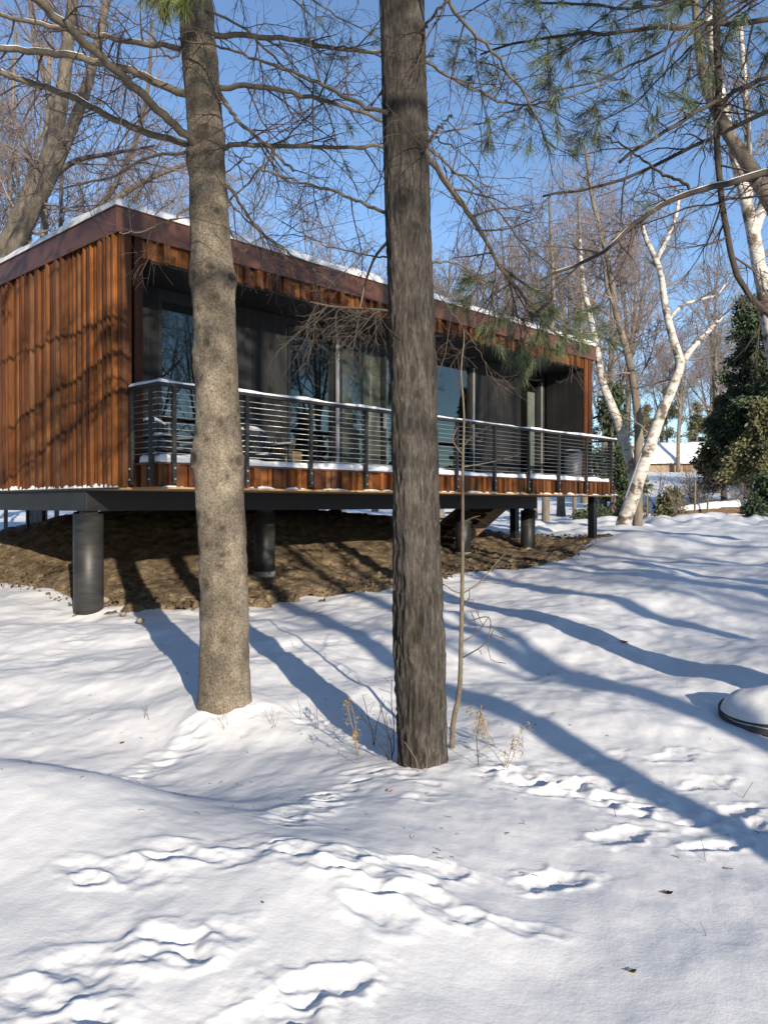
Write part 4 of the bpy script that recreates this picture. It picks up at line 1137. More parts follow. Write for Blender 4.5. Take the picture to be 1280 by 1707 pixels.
# trees behind and beside the viewer: they throw the long shadows and stand in the window reflections
GS = 'bare trees outside the view on the sunny side'
orgS = np.array([(3.0 + 0.387 * 3.0) / 0.922, -3.0, 0.0]); orgS[2] = ground_z(orgS[0], orgS[1])
ps = empty('pine_tree', orgS); tag(ps, 'tall pine on the sunny side whose crown shades the timber house', 'tree')
obj('trunk', trunk_mesh('trunk', np.array([[0, 0, -.3], [0, 0, 4], [.05, 0, 9], [.05, 0, 15]]), [.13, .12, .09, .02], 200, 32, 'bark_furrowed', True, (), 51, 0.02), ps)
pine_crown(ps, orgS, 6.3, 10.5, 26, 5.0, rng, tn=10, azr=(2.3, 4.3))
pine_crown(ps, orgS, 9.5, 14.5, 16, 2.4, rng, tn=9)
for (q, y, s, pi) in ((4.1, -7.0, 1.1, 3), (6.45, -2.0, 1.1, 3), (8.2, 1.5, .95, 3), (9.9, -6, 1.1, 3), (11.3, -9, 1.0, 3), (17.5, -14, 1.2, 3), (19, -8, 1.1, 3), (22, -16, 1.2, 3), (7.5, -24, 1.2, 3), (5.5, -12, .55, 3), (7.2, -9, .6, 3), (9.0, -3, .5, 3), (9.4, -11, .6, 3), (10.4, -16, .65, 3), (5.9, -17, .6, 3), (12.3, -6, .5, 3), (13.3, -12, .6, 3), (7.8, -14, .5, 3), (14, -26, 1.3, 3), (35, -4, 1.2, 2), (38, -10, 1.2, 4), (33, -18, 1.3, 2)):
    X = (q - 0.387 * y) / 0.922
    place(pi, X, y, s, rt.random() * 6.28, 'bare tree on the sunny side whose shadow crosses the snow', GS)

for (x, y, s_, pi) in ((30, 4, .9, 4), (31, 9.5, 1.0, 0), (33, 13, 1.0, 2), (35, 6, 1.0, 4), (34, 1, 1.1, 1), (38, 16, 1.0, 0), (37, 10, 1.1, 4), (32, 17, 1.1, 2)):
    place(pi, x, y, s_, rt.random() * 6.28, 'bare tree beyond the well ring that mirrors in the windows', 'bare trees mirrored in the windows')

# ------------------------------------------------------------------ birches and other single stems on the right
def stem_tree(name, label, specs, mat, twig_mat, rng, cat='tree', tw_n=10, tw_l=1.0, tw2=8, tw3=4, twr=0.006, snow_k=()):
    """specs: list of (pixel path with distances, r0, r1); first one is the trunk"""
    W0 = at(*specs[0][0][0]); org = np.array([W0[0], W0[1], W0[2]])
    root = empty(name, org); tag(root, label, cat)
    tb = MB()
    for k, (pts, r0, r1) in enumerate(specs):
        pa = spline(np.array([at(*p) for p in pts]), 30) - org
        if k == 0: pa[0, 2] -= 0.25
        ra = np.linspace(r0, r1, 30)
        b = MB(); b.tubes(pa[None], ra[None], 14 if k == 0 else 9); b.build('trunk' if k == 0 else 'limb', M[mat], root)
        c1, q1 = grow(pa[None], ra[None], tw_n, rng, 0.3 if k == 0 else 0.2, 1.0, tw_l, 0.5, 0.4, 55, 14, 0.4, max(twr, 0.0012) * 1.3, 7, -0.02, 0.14, rmax=0.03)
        tb.tubes(c1, q1, 4)
        c2, q2 = grow(c1, q1, tw2, rng, 0.15, 1.0, tw_l * 0.42, 0.5, 0.4, 45, 14, 0.5, twr, 5, 0.0, 0.14)
        tb.tubes(c2, q2, 3)
        if tw3:
            c3, q3 = grow(c2, q2, tw3, rng, 0.2, 1.0, tw_l * 0.2, 0.5, 0.4, 42, 14, 0.7, twr * 0.8, 3, 0.0, 0.14)
            tb.tubes(c3, q3, 3)
        if k in snow_k:
            sp = pa.copy(); off = ra * 0.62
            sp[:, 2] += off * 0.7; sp[:, 0] -= off * 0.75
            for (lo, hi) in ((2, 9), (11, 14), (15, 19)):
                b = MB()
                rr2 = ra[lo:hi] * 0.5; rr2 = rr2.copy(); rr2[0] *= 0.2; rr2[-1] *= 0.2
                b.tubes(sp[None, lo:hi], rr2[None], 8)
                b.build('trunk_snow', M['snow'], root)
    tag(tb.build('twigs', M[twig_mat], root), kind='stuff')
    return root
db = 21.0
stem_tree('birch_tree', 'leaning white birch with snow on its trunk beside the balcony end', [
    ([(1033, 888, db), (1050, 840, db), (1075, 765, db), (1100, 692, db), (1122, 640, db), (1132, 605, db), (1120, 565, db), (1107, 510, db), (1100, 460, db), (1090, 430, db), (1075, 400, db), (1065, 365, db)], .20, .05),
    ([(1126, 630, db), (1145, 590, db + .3), (1170, 562, db + .5), (1202, 528, db + .8)], .10, .06),
    ([(1090, 438, db), (1110, 400, db + .3), (1125, 360, db + .5), (1130, 320, db + .6)], .07, .04),
    ([(1112, 535, db), (1135, 510, db + .3), (1165, 500, db + .5), (1195, 490, db + .8), (1215, 460, db + 1)], .05, .02)], 'birch', 'grey_twig', rng, tw_n=7, tw_l=1.1, tw2=6, snow_k=(0,))
db = 22.5
stem_tree('birch_tree', 'slim pale birch leaning towards the balcony beside the brown trunk', [
    ([(1056, 790, db), (1035, 720, db), (1018, 675, db), (1004, 640, db), (995, 590, db), (985, 540, db), (970, 470, db), (965, 400, db)], .15, .05)], 'birch', 'grey_twig', rng, tw_n=9, tw_l=1.3)
db = 22.0
stem_tree('slender_tree', 'slender brown-barked tree standing behind the leaning birch', [
    ([(1062, 868, db), (1063, 780, db), (1063, 710, db), (1055, 640, db), (1042, 580, db), (1026, 525, db), (1015, 450, db), (1000, 390, db), (985, 330, db), (975, 260, db)], .14, .04),
    ([(1022, 510, db), (1010, 480, db), (1005, 440, db), (995, 410, db)], .06, .03),
    ([(1060, 640, db), (1080, 600, db), (1090, 570, db), (1095, 540, db)], .03, .015)], 'grey_bark', 'red_twig', rng, tw_n=16, tw_l=1.6, tw2=8)
db = 15.0
stem_tree('birch_tree', 'tall forked white birch standing before the dark cedar', [
    ([(1345, 905, db), (1325, 760, db), (1296, 630, db), (1274, 500, db), (1260, 430, db), (1252, 385, db), (1238, 325, db), (1222, 260, db), (1205, 190, db), (1185, 100, db), (1175, 20, db), (1170, -60, db)], .19, .06),
    ([(1254, 388, db), (1270, 340, db), (1282, 300, db), (1300, 230, db), (1310, 150, db)], .11, .06),
    ([(1246, 350, db), (1244, 280, db), (1242, 200, db), (1236, 120, db), (1230, 40, db)], .075, .04)], 'birch', 'grey_twig', rng, tw_n=9, tw_l=1.2, tw2=7)
db = 9.5
stem_tree('old_tree', 'old tree with a thick grey limb leaning above the birch', [
    ([(1420, 1040, db), (1400, 700, db), (1360, 480, db), (1300, 370, db), (1240, 270, db), (1205, 215, db), (1175, 150, db), (1162, 80, db), (1155, 0, db), (1150, -90, db)], .19, .03)], 'grey_bark', 'grey_twig', rng, tw_n=9, tw_l=1.2, tw2=6)
db = 27
for px, py, r, lab in ((909, 872, .14, 'short-looking trunk standing in snow behind the last pier'), (957, 880, .08, 'thin trunk standing in snow behind the balcony corner post')):
    stem_tree('slender_tree', lab, [([(px, py, db), (px + 2, 700, db), (px + 12, 500, db), (px + 5, 330, db)], r, .04)], 'grey_bark', 'grey_twig', rng, tw_n=14, tw_l=1.8, tw2=8, tw3=4)
for px, r in ((68, .2), (10, .06), (95, .07)):
    db = 25
    stem_tree('slender_tree', {68: 'stout trunk rooted in snow seen beneath the side beam', 10: 'thin dark stem in the snow left of the stout trunk', 95: 'thin stem in the snow between the stout trunk and the near pier'}[px], [([(px, 885, db), (px + 4, 600, db), (px + 10, 300, db), (px + 20, 60, db)], r, .05)], 'grey_bark', 'grey_twig', rng, tw_n=10, tw_l=2.0, tw2=6, tw3=3)

db = 19.0
stem_tree('stout_tree', 'stout leaning grey tree rising behind the side wall of the house', [
    ([(-60, 620, db), (-20, 480, db), (20, 400, db), (55, 325, db), (85, 262, db), (100, 200, db), (112, 120, db), (120, 40, db), (135, -60, db)], .30, .10),
    ([(-30, 520, db - .2), (20, 425, db - .4), (62, 345, db - .6), (92, 285, db - .7), (118, 225, db - .8), (140, 170, db - .8), (160, 100, db - .9), (178, 20, db - 1), (190, -60, db - 1)], .22, .07),
    ([(85, 300, db - .4), (130, 270, db - .8), (190, 258, db - 1.2), (260, 245, db - 1.6)], .08, .02),
    ([(100, 210, db), (80, 140, db + .4), (60, 60, db + .7), (50, -30, db + 1)], .10, .04),
    ([(60, 320, db), (45, 250, db + .5), (20, 190, db + 1), (-20, 150, db + 1.3)], .07, .02)], 'stout_bark', 'red_twig', rng, tw_n=12, tw_l=2.0, tw2=7, tw3=5)
stem_tree('stout_tree', 'pale leaning limb-like tree showing above the snowy roof corner', [
    ([(90, 480, 23), (150, 375, 23), (200, 330, 23), (250, 300, 23), (300, 280, 23), (345, 265, 23)], .14, .05),
    ([(150, 372, 23), (200, 300, 23), (230, 230, 23), (250, 140, 23), (255, 40, 23)], .09, .04)], 'stout_bark', 'red_twig', rng, tw_n=11, tw_l=1.8, tw2=7, tw3=5)

# sapling beside the furrowed pine
org = None
rngs = np.random.default_rng(3)
ds = 4.95
so = stem_tree('sapling', 'thin bare sapling growing beside the furrowed pine trunk', [
    ([(752, 1236, ds), (757, 1195, ds), (766, 1150, ds), (769, 1050, ds), (771, 900, ds), (771, 780, ds), (773, 690, ds), (768, 620, ds), (773, 570, ds), (773, 552, ds)], .017, .004),
    ([(771, 1097, ds), (800, 1080, ds - .1), (815, 1066, ds - .15), (822, 1050, ds - .2)], .005, .002),
    ([(771, 1070, ds), (795, 1055, ds), (815, 1028, ds - .1)], .004, .002),
    ([(770, 1040, ds), (815, 1030, ds - .1), (813, 1075, ds - .1), (818, 1100, ds - .1)], .004, .002),
    ([(771, 990, ds), (800, 970, ds + .1), (830, 935, ds + .2), (845, 920, ds + .3)], .005, .0025),
    ([(771, 990, ds), (755, 985, ds), (740, 975, ds), (700, 960, ds + .3)], .004, .002),
    ([(772, 760, ds), (755, 735, ds), (762, 712, ds)], .004, .003),
    ([(772, 778, ds), (810, 772, ds + .1), (840, 765, ds + .1), (865, 758, ds + .2)], .004, .002),
    ([(771, 745, ds), (785, 730, ds + .1), (800, 722, ds + .2)], .003, .0015),
    ([(772, 870, ds), (790, 862, ds), (800, 860, ds)], .003, .002)], 'limb', 'dead_twig', rngs, 'sapling', tw_n=2, tw_l=0.16, tw2=1, tw3=0, twr=0.0016)

# ------------------------------------------------------------------ evergreens
def evergreen(name, px, py, d, H, W, label, mat, seed, n=1400, gap=0.12, trunk_r=0.14):
    r = np.random.default_rng(seed)
    p = at(px, py, d); gz = ground_z(p[0], p[1])
    root = empty(name, (p[0], p[1], gz)); tag(root, label, 'tree', 'evergreens on the far side of the snow')
    t = np.linspace(0, 1, 14)
    b = MB(); b.tubes(np.stack([0.05 * np.sin(t * 5), 0 * t, H * t * 0.97 - 0.25], 1)[None], (trunk_r * (1 - t) + 0.015)[None], 10)
    b.build('trunk', M['grey_bark'], root)
    nb = int(H * 11)
    z = H * (gap + (0.98 - gap) * np.sort(r.random(nb)))
    prof = W * (1 - (z / H) ** 1.2) * (0.3 + 0.95 * r.random(nb) ** 1.4) + 0.12
    az = r.random(nb) * 6.28
    s = np.linspace(0, 1, 6)
    P = np.stack([np.cos(az)[:, None] * prof[:, None] * s, np.sin(az)[:, None] * prof[:, None] * s, z[:, None] - 0.25 * prof[:, None] * s + 0.15 * prof[:, None] * s ** 2], -1)
    b = MB(); b.tubes(P, np.linspace(0.02, 0.006, 6)[None].repeat(nb, 0), 3)
    tag(b.build('branches', M['grey_bark'], root), kind='stuff')
    # leaf sprays: clumps of small flat fronds along every branch
    k = r.integers(0, nb, n * 2); big = max(1.0, H / 9.0); f = 0.2 + 0.8 * r.random(n * 2) ** 0.7
    i = np.clip((f * 5).astype(int), 0, 4); base = P[k, i] + (P[k, i + 1] - P[k, i]) * ((f * 5 - i)[:, None]) + 0.08 * r.normal(size=(n * 2, 3))
    m = 7
    B = np.repeat(base, m, 0) + 0.10 * r.normal(size=(n * 2 * m, 3))
    out = np.repeat(P[k, -1] - P[k, 0], m, 0); out = norm(out + 0.9 * norm(r.normal(size=out.shape)) + np.array([0, 0, -0.45]))
    sd_ = norm(np.cross(out, r.normal(size=out.shape)))
    ln = big * (0.10 + 0.13 * r.random(len(B)))[:, None] * (1.6 if H > 12 else 1.0); wd = ln * 0.22
    V = np.stack([B, B + out * ln * 0.5 + sd_ * wd, B + out * ln, B + out * ln * 0.5 - sd_ * wd], 1).reshape(-1, 3)
    kk = np.arange(len(B))[:, None] * 4
    b = MB(); b.add(V, np.concatenate([kk, kk + 1, kk + 2, kk + 3], 1)); tag(b.build('crown', M[mat], root, smooth=False), kind='stuff')
    return root
evergreen('cedar_tree', 1245, 834, 33, 8.6, 2.0, 'tall dark cedar with a bare lower trunk behind the snowy log', 'cedar', 1, 2100, 0.22, .17)
evergreen('cedar_tree', 1290, 838, 31, 7.4, 1.9, 'dark cedar crowded against the taller bare-trunked cedar', 'cedar', 2, 1500, 0.16, .16)
evergreen('cedar_tree', 1205, 832, 35, 4.6, 1.4, 'olive cedar low between the tall cedar and the shed', 'cedar_olive', 3, 1300, 0.15)
evergreen('cedar_tree', 1270, 845, 29, 4.0, 1.7, 'olive lower cedar in front of the tall dark cedars', 'cedar_olive', 4, 1500, 0.28)
evergreen('cedar_tree', 1020, 872, 27, 4.6, 0.9, 'narrow dark evergreen behind the end of the balcony railing', 'cedar', 5, 650, 0.02)
evergreen('cedar_tree', 1045, 865, 30, 2.6, 0.9, 'bushy evergreen between the birches and the balcony', 'cedar_olive', 6, 420, 0.02)
evergreen('spruce_sapling', 1118, 858, 30, 1.1, .6, 'small wispy spruce beneath the shed slope', 'cedar_olive', 7, 130, 0.02, .03)
evergreen('spruce_sapling', 1278, 858, 24, 1.3, .9, 'twiggy low evergreen at the end of the snowy log', 'cedar', 9, 300, 0.02, .03)
for k, (px, d, H) in enumerate(((1160, 64, 5.5), (1110, 70, 7.5), (1200, 75, 7.5), (1075, 66, 5.5), (1030, 78, 7), (980, 82, 7))):
    evergreen('far_pine', px, 785, d, H, 2.6, 'distant brownish pine in the wood beyond the shed', 'cedar_olive', 20 + k, 700, 0.08)

# unseen spruces added round the clearing to cut sky light and darken window reflections
ev = evergreen('sky_block_spruce', 640, 842, 20, 15.0, 3.2, 'unseen dark spruce added round the clearing to block sky light', 'cedar', 77, 1500, 0.03, .2)
ev['group'] = 'unseen spruces added to block sky light'
rr_v = random.Random(6); first = True
ring_pts = [(-9 - rr_v.random() * 4, y_ + rr_v.uniform(-1, 1)) for y_ in (-14, -10, -6, -2, 2)] + [(-16 - rr_v.random() * 5, y_ + rr_v.uniform(-1, 1)) for y_ in (-16, -11, -6, -1, 4, 9, 14)]
ring_pts += [(x_ + rr_v.uniform(-1, 1), -12 - rr_v.random() * 5) for x_ in (-14, -10, -6, -2)] + [(x_ + rr_v.uniform(-1, 1), -20 - rr_v.random() * 4) for x_ in (-16, -11, -6, -1)]
ring_pts += [(36, 3), (39, 7), (37, 12), (42, 10), (40, 15), (44, 5), (38, 19), (43, 19), (46, 13), (41, 0), (47, 8), (45, 24), (38, -4), (46, -3)]
for (x_, y_) in ring_pts:
    o = ev if first else copy_tree(ev); first = False
    sc_ = rr_v.uniform(0.8, 1.15) * (0.5 if x_ > 20 else 1.0); o.location = (x_, y_, ground_z(x_, y_)); o.scale = (sc_, sc_, sc_ * rr_v.uniform(.9, 1.1)); o.rotation_euler = (0, 0, rr_v.random() * 6.28)

# ------------------------------------------------------------------ shed, log, stakes in the background
dsd = 60.0
sp = at(1112, 785, dsd); sz = ground_z(sp[0], sp[1])
shed = empty('shed', (sp[0], sp[1], sz - 0.1), math.radians(-12)); tag(shed, 'low wooden shed with a snow-covered pitched roof among trees', 'shed')
b = MB(); b.box(-2.4, 2.4, -1.4, 1.4, -0.8, 0.75); b.build('wall', M['shed'], shed, smooth=False)
b = MB()
for x0 in (-2.65, 2.55):
    b.add([(x0, -1.4, .74), (x0, 1.4, .74), (x0, 0, 1.95), (x0 + .1, -1.4, .74), (x0 + .1, 1.4, .74), (x0 + .1, 0, 1.95)], [(0, 3, 5, 2), (1, 2, 5, 4), (0, 1, 4, 3)], [(0, 2, 1), (3, 4, 5)])
b.build('gable', M['shed'], shed, smooth=False)
b = MB()
for s_ in (-1, 1):
    b.add([(-2.8, s_ * 1.75, .55), (2.8, s_ * 1.75, .55), (2.8, 0, 2.02), (-2.8, 0, 2.02), (-2.8, s_ * 1.75, .66), (2.8, s_ * 1.75, .66), (2.8, 0, 2.13), (-2.8, 0, 2.13)], [(0, 1, 2, 3), (4, 5, 6, 7), (0, 1, 5, 4), (1, 2, 6, 5), (3, 0, 4, 7)])
b.build('roof', M['boards'], shed, smooth=False)
b = MB(); b.box(0.9, 1.5, -1.43, -1.38, -0.3, 0.55); b.build('door', M['boards'], shed, smooth=False)
b = MB()
c_, s_ = math.cos(math.radians(-12)), math.sin(math.radians(-12))
uu = np.linspace(-2.82, 2.82, 40); vv = np.linspace(-1, 1, 17); A, B_ = np.meshgrid(uu, vv); A, B_ = A.ravel(), B_.ravel()
zt = 2.13 - 1.47 * np.abs(B_) + 0.13 + 0.03 * fbm2(A, B_ * 2, 2, 3) - 0.1 * (np.abs(B_) > 0.97); zt = np.where(np.abs(B_) < 0.08, zt - 0.05, zt)
Wx, Wy = sp[0] + A * c_ - B_ * 1.77 * s_, sp[1] + A * s_ + B_ * 1.77 * c_
n_ = len(A); top = np.stack([Wx, Wy, sz - 0.1 + zt], 1); bot = top - np.array([0, 0, 0.135])
ii = np.arange(n_).reshape(17, 40); q = np.stack([ii[:-1, :-1], ii[:-1, 1:], ii[1:, 1:], ii[1:, :-1]], -1).reshape(-1, 4)
ring = np.concatenate([ii[0, :], ii[1:, -1], ii[-1, -2::-1], ii[-2:0:-1, 0]]); rn = np.roll(ring, -1)
b.add(np.vstack([top, bot]), np.concatenate([q, np.stack([ring, ring + n_, rn + n_, rn], -1)]))
tag(b.build('shed_snow', M['snow']), 'thick snow covering the pitched roof of the far shed', 'snow', kind='stuff')

dlg = 30.0
l0, l1 = at(1095, 862, dlg), at(1256, 848, dlg)
l0[2] = ground_z(l0[0], l0[1]) + 0.12; l1[2] = ground_z(l1[0], l1[1]) + 0.16
pa = spline([l0, (l0 + l1) / 2 + np.array([0, 0, .04]), l1], 24)
b = MB(); b.tubes((pa - l0)[None], (np.linspace(.14, .2, 24) + 0.01 * rng.normal(size=24))[None], 12)
V0_ = b.V[0]; b.add([pa[-1] - l0], None, None); b.T.append(np.array([(23 * 12 + i, 23 * 12 + (i + 1) % 12, b.n - 1) for i in range(12)]))
lg = b.build('fallen_log', M['log'], loc=l0); tag(lg, 'long fallen brown log lying under a layer of snow before the cedars', 'log')
b = MB(); sp_ = pa.copy(); sp_[:, 2] += np.linspace(.13, .2, 24); b.tubes(sp_[None], (np.linspace(.13, .19, 24) * (0.9 + 0.2 * rng.random(24)))[None], 10)
tag(b.build('log_snow', M['snow']), 'thick snow lying on the fallen log before the cedars', 'snow', kind='stuff')
# hedge of brush and thin saplings below the shed
rngb = np.random.default_rng(8)
for k in range(11):
    px = 1085 + 205 * rngb.random(); d = 28 + 9 * rngb.random()
    X = (px - 640) / F * d; z = ground_z(X, d)
    root = empty('brush_shrub', (X, d, z)); tag(root, 'leafless brushy shrub in the snow below the far shed', 'shrub', 'leafless shrubs below the shed')
    m = 9
    P = np.zeros((m, 7, 3)); dd = norm(np.stack([rngb.normal(size=m) * .5, rngb.normal(size=m) * .5, np.ones(m)], 1)); hh = 0.8 + 1.4 * rngb.random(m)
    P[:, 0, 2] = -0.05
    for j in range(1, 7): dd = norm(dd + .12 * rngb.normal(size=(m, 3))); P[:, j] = P[:, j - 1] + dd * (hh / 6)[:, None]
    R = np.linspace(.014, .006, 7)[None].repeat(m, 0)
    b = MB(); b.tubes(P, R, 4); tag(b.build('stems', M['grey_bark'], root), kind='stuff')
    c1, q1 = grow(P, R, 6, rngb, .2, 1, .5, .5, .4, 45, 14, .6, .005, 4, 0, .15); c2, q2 = grow(c1, q1, 3, rngb, .2, 1, .25, .5, .4, 45, 14, .7, .004, 3, 0, .15)
    b = MB(); b.tubes(c1, q1, 3); b.tubes(c2, q2, 3); tag(b.build('twigs', M['red_twig' if k % 2 else 'grey_twig'], root), kind='stuff')
for k, (px, y0, y1, d) in enumerate(((1157, 858, 800, 29), (1178, 858, 830, 29.5), (1077, 856, 826, 29))):
    p0, p1 = at(px, y0, d), at(px + 1, y1, d); p0[2] = ground_z(p0[0], p0[1]) - .1
    b = MB(); b.tubes(spline([p0, p1], 4)[None] - p0, np.array([[.04, .038, .036, .03]]), 7)
    tag(b.build('stake', M['grey_bark'], loc=p0), 'weathered stake standing in snow near the fallen log', 'stake', 'weathered stakes near the log')

# ------------------------------------------------------------------ things on the balcony
def deck_chair(u, v, rz, label):
    p = hw(u, v); zf = ZF + 0.188
    root = empty('deck_chair', (p[0], p[1], zf), math.atan2(UD[1], UD[0]) + rz)
    tag(root, label, 'chair', 'low chairs on the balcony')
    def part(nm, *boxes, mat='chair', tilt=None):
        b = MB()
        for x in boxes: b.box(*x)
        if tilt:
            for V in b.V:
                y = V[:, 1] + (V[:, 2] - 0.3) * tilt
                V[:, 1] = y
        return b.build(nm, M[mat], root, smooth=False)
    for k in range(5): part('seat_slat', (-.27, .27, -.28 + k * .11, -.19 + k * .11, .30 - k * .012, .325 - k * .012))
    for k in range(5): part('back_slat', (-.26 + k * .105, -.165 + k * .105, .24, .262, .26, (.70, .75, .77, .75, .70)[k]), tilt=.28)
    for s_ in (-1, 1):
        part('armrest', (s_ * .33 - .06, s_ * .33 + .06, -.34, .36, .475, .50))
        part('leg', (s_ * .31 - .03, s_ * .31 + .03, -.30, -.24, 0, .474))
        part('leg', (s_ * .31 - .03, s_ * .31 + .03, .22, .28, 0, .474))
        b = MB(); t_ = np.linspace(0, 1, 12); P = np.stack([np.full(12, s_ * .33), -.32 + .62 * t_, np.full(12, .502)], 1)
        b.tubes(P[None], (.05 * np.sin(np.pi * np.clip(t_, .03, .97)) ** .4)[None], 8); b.V[0][:, 2] = .5 + (b.V[0][:, 2] - .5).clip(0, 1) * .8
        b.build('arm_snow', M['snow'], root)
    b = MB(); t_ = np.linspace(0, 1, 12); P = np.stack([-.24 + .48 * t_, np.full(12, .385), .72 + .05 * np.sin(np.pi * t_)], 1); b.tubes(P[None], (.032 * np.sin(np.pi * np.clip(t_, .05, .95)) ** .5)[None], 7); b.build('back_snow', M['snow'], root)
    b = MB(); P = np.stack([-.2 + .4 * t_, np.full(12, -.05), np.full(12, .31)], 1); b.tubes(P[None], (.11 * np.sin(np.pi * np.clip(t_, .05, .95)) ** .5)[None], 8); b.V[0][:, 2] = .30 + (b.V[0][:, 2] - .30).clip(0, 1) * .5; b.build('seat_snow', M['snow'], root)
deck_chair(0.95, 0.28, 0.25, 'low dark deck chair with snowy arms beside the wall corner')
deck_chair(2.45, 0.30, -0.2, 'low dark deck chair with snowy arms beside the planter box')
p = hw(3.05, 0.45)
pl = empty('planter_box', (p[0], p[1], ZF + .188), math.atan2(UD[1], UD[0])); tag(pl, 'tan wooden planter box with dead stems on the balcony', 'planter')
for nm, bx_ in (('side', (-.16, .16, -.16, -.145, 0, .42)), ('side', (-.16, .16, .145, .16, 0, .42)), ('side', (-.16, -.145, -.144, .144, 0, .42)), ('side', (.145, .16, -.144, .144, 0, .42)), ('soil', (-.14, .14, -.14, .14, .02, .37))):
    b = MB(); b.box(*bx_); b.build(nm, M['ply' if nm == 'side' else 'dirt'], pl, smooth=False)
b = MB(); P0 = np.zeros((14, 5, 3)); P0[:, 0] = np.stack([.1 * rng.normal(size=14).clip(-1, 1), .1 * rng.normal(size=14).clip(-1, 1), np.full(14, .35)], 1); d_ = norm(np.stack([.3 * rng.normal(size=14), .3 * rng.normal(size=14), np.ones(14)], 1))
for j in range(1, 5): P0[:, j] = P0[:, j - 1] + d_ * .07
b.tubes(P0, np.full((14, 5), .004), 4); tag(b.build('dead_stems', M['straw'], pl), kind='stuff')
p = hw(11.15, 0.15)
bn = empty('bin', (p[0], p[1], ZF + .188), 0); tag(bn, 'dark round bin with a snowy lid behind the far end of the railing', 'bin')
b = MB(); b.cyl((0, 0, 0), (0, 0, .78), .19, .21, 24); b.build('body', M['bin'], bn)
b = MB(); b.cyl((0, 0, .78), (0, 0, .82), .23, .2, 24); b.build('lid', M['bin'], bn)
b = MB(); b.cyl((0, 0, .82), (0, 0, .85), .19, .14, 20); b.build('lid_snow', M['snow'], bn)

# ------------------------------------------------------------------ ring with snow cap, stones, weeds, leaves
p = hit(1288, 1212)
p[0] -= 0.01
gz = ground_z(p[0] - 0.1, p[1] - 0.38) + 0.17
rg = empty('concrete_ring', (p[0], p[1], gz - 0.02)); rg.rotation_euler = (math.radians(5), math.radians(-6), 0)
tag(rg, 'round concrete well ring half buried in snow under a smooth cap', 'well ring')
b = MB(); b.cyl((0, 0, -.35), (0, 0, -.02), .335, .335, 48); b.build('ring_wall', M['ring'], rg)
b = MB(); b.cyl((0, 0, -.105), (0, 0, -.09), .345, .345, 48); b.build('rim_band', M['black'], rg)
a = np.linspace(0, 2 * np.pi, 49)[:-1]; rr3 = np.linspace(0, 1, 14)
A, R3 = np.meshgrid(a, rr3); prof = .105 * np.clip(1 - R3 ** 2.2, 0, 1) ** .8 + .02 * np.clip((1 - R3) * 8, 0, 1) + .012 * fbm2(np.cos(A) * R3 * 2, np.sin(A) * R3 * 2, 2, 4)
V = np.stack([np.cos(A) * R3 * .33, np.sin(A) * R3 * .33, gz - .055 + prof], -1).reshape(-1, 3); V[:, 0] += p[0]; V[:, 1] += p[1]; V[:, 2] += -.1 * (V[:, 0] - p[0]) * -1 + .087 * (V[:, 1] - p[1])
ii = np.arange(14 * 48).reshape(14, 48); jj = np.roll(ii, -1, 1); q = np.stack([ii[:-1], jj[:-1], jj[1:], ii[1:]], -1).reshape(-1, 4)
tag(obj('ring_snow', mesh_data('ring_snow', V, [q], M['snow'])), 'smooth dome of snow on the concrete well ring', 'snow', kind='stuff')

def rock_mesh(seed, r=0.05):
    rg_ = np.random.default_rng(seed); a = np.linspace(0, 2 * np.pi, 11)[:-1]; b_ = np.linspace(-np.pi / 2, np.pi / 2, 7)
    A, B = np.meshgrid(a, b_); x, y, z = np.cos(B) * np.cos(A), np.cos(B) * np.sin(A), np.sin(B)
    k = 1 + 0.3 * noise3(x * 1.5 + seed, y * 1.5, z * 1.5)
    V = np.stack([x * k * r * 1.3, y * k * r, z * k * r * .75], -1).reshape(-1, 3)
    ii = np.arange(70).reshape(7, 10); jj = np.roll(ii, -1, 1); return mesh_data('stone', V, [np.stack([ii[:-1], jj[:-1], jj[1:], ii[1:]], -1).reshape(-1, 4)], M['stone'])
for k, (px, py, r, lab) in enumerate(((205, 1026, .035, 'small tan stone in the snow near the closest pier'), (234, 1037, .04, 'dark stone half sunk in snow in the pine trunk shadow'), (173, 1003, .06, 'tan stone at the foot of the closest pier'), (880, 917, .06, 'pale round stone on bare soil beside the last pier'), (480, 952, .07, 'brown stone on the soil beside the second pier'))):
    q_ = hit(px, py); z = max(ground_z(*q_) - (0.1 if k in (3, 4) else 0), soil_z(*q_))
    tag(obj('stone', rock_mesh(k + 3, r), loc=(q_[0], q_[1], z + r * .3)), lab, 'stone')
# small stones, bark chips and leaves littering the soil
rl = np.random.default_rng(55); n = 2600
LX, LY = rl.uniform(-8, 5, n * 3), rl.uniform(9, 20, n * 3); sdl = inside_soft(LX, LY, dpoly); ok = (sdl > -0.30) & (rl.random(n * 3) < np.exp(-np.clip(sdl, 0, 9) / 1.5)); LX, LY = LX[ok][:n], LY[ok][:n]
LZ = np.maximum(base_h(LX, LY) + 0.03, snow_h(LX, LY) - 0.16 * np.clip((inside_soft(LX, LY, dpoly) + 0.05) / 0.25, 0, 1) + 0.008)
b = MB(); s_ = rl.uniform(.012, .035, len(LX))[:, None]; e1 = norm(rl.normal(size=(len(LX), 3)) * [1, 1, .4]) * s_; e2 = norm(np.cross(e1, rl.normal(size=(len(LX), 3)))) * s_ * .7
c = np.stack([LX, LY, LZ], 1); up = np.array([0, 0, .012])
V = np.stack([c - e1 - e2, c + e1 - e2, c + e1 + e2, c - e1 + e2, c + up], 1).reshape(-1, 3); k = np.arange(len(c))[:, None] * 5
b.add(V, np.concatenate([k, k + 1, k + 2, k + 3], 1), np.concatenate([np.concatenate([k + i, k + (i + 1) % 4, k + 4], 1) for i in range(4)]))
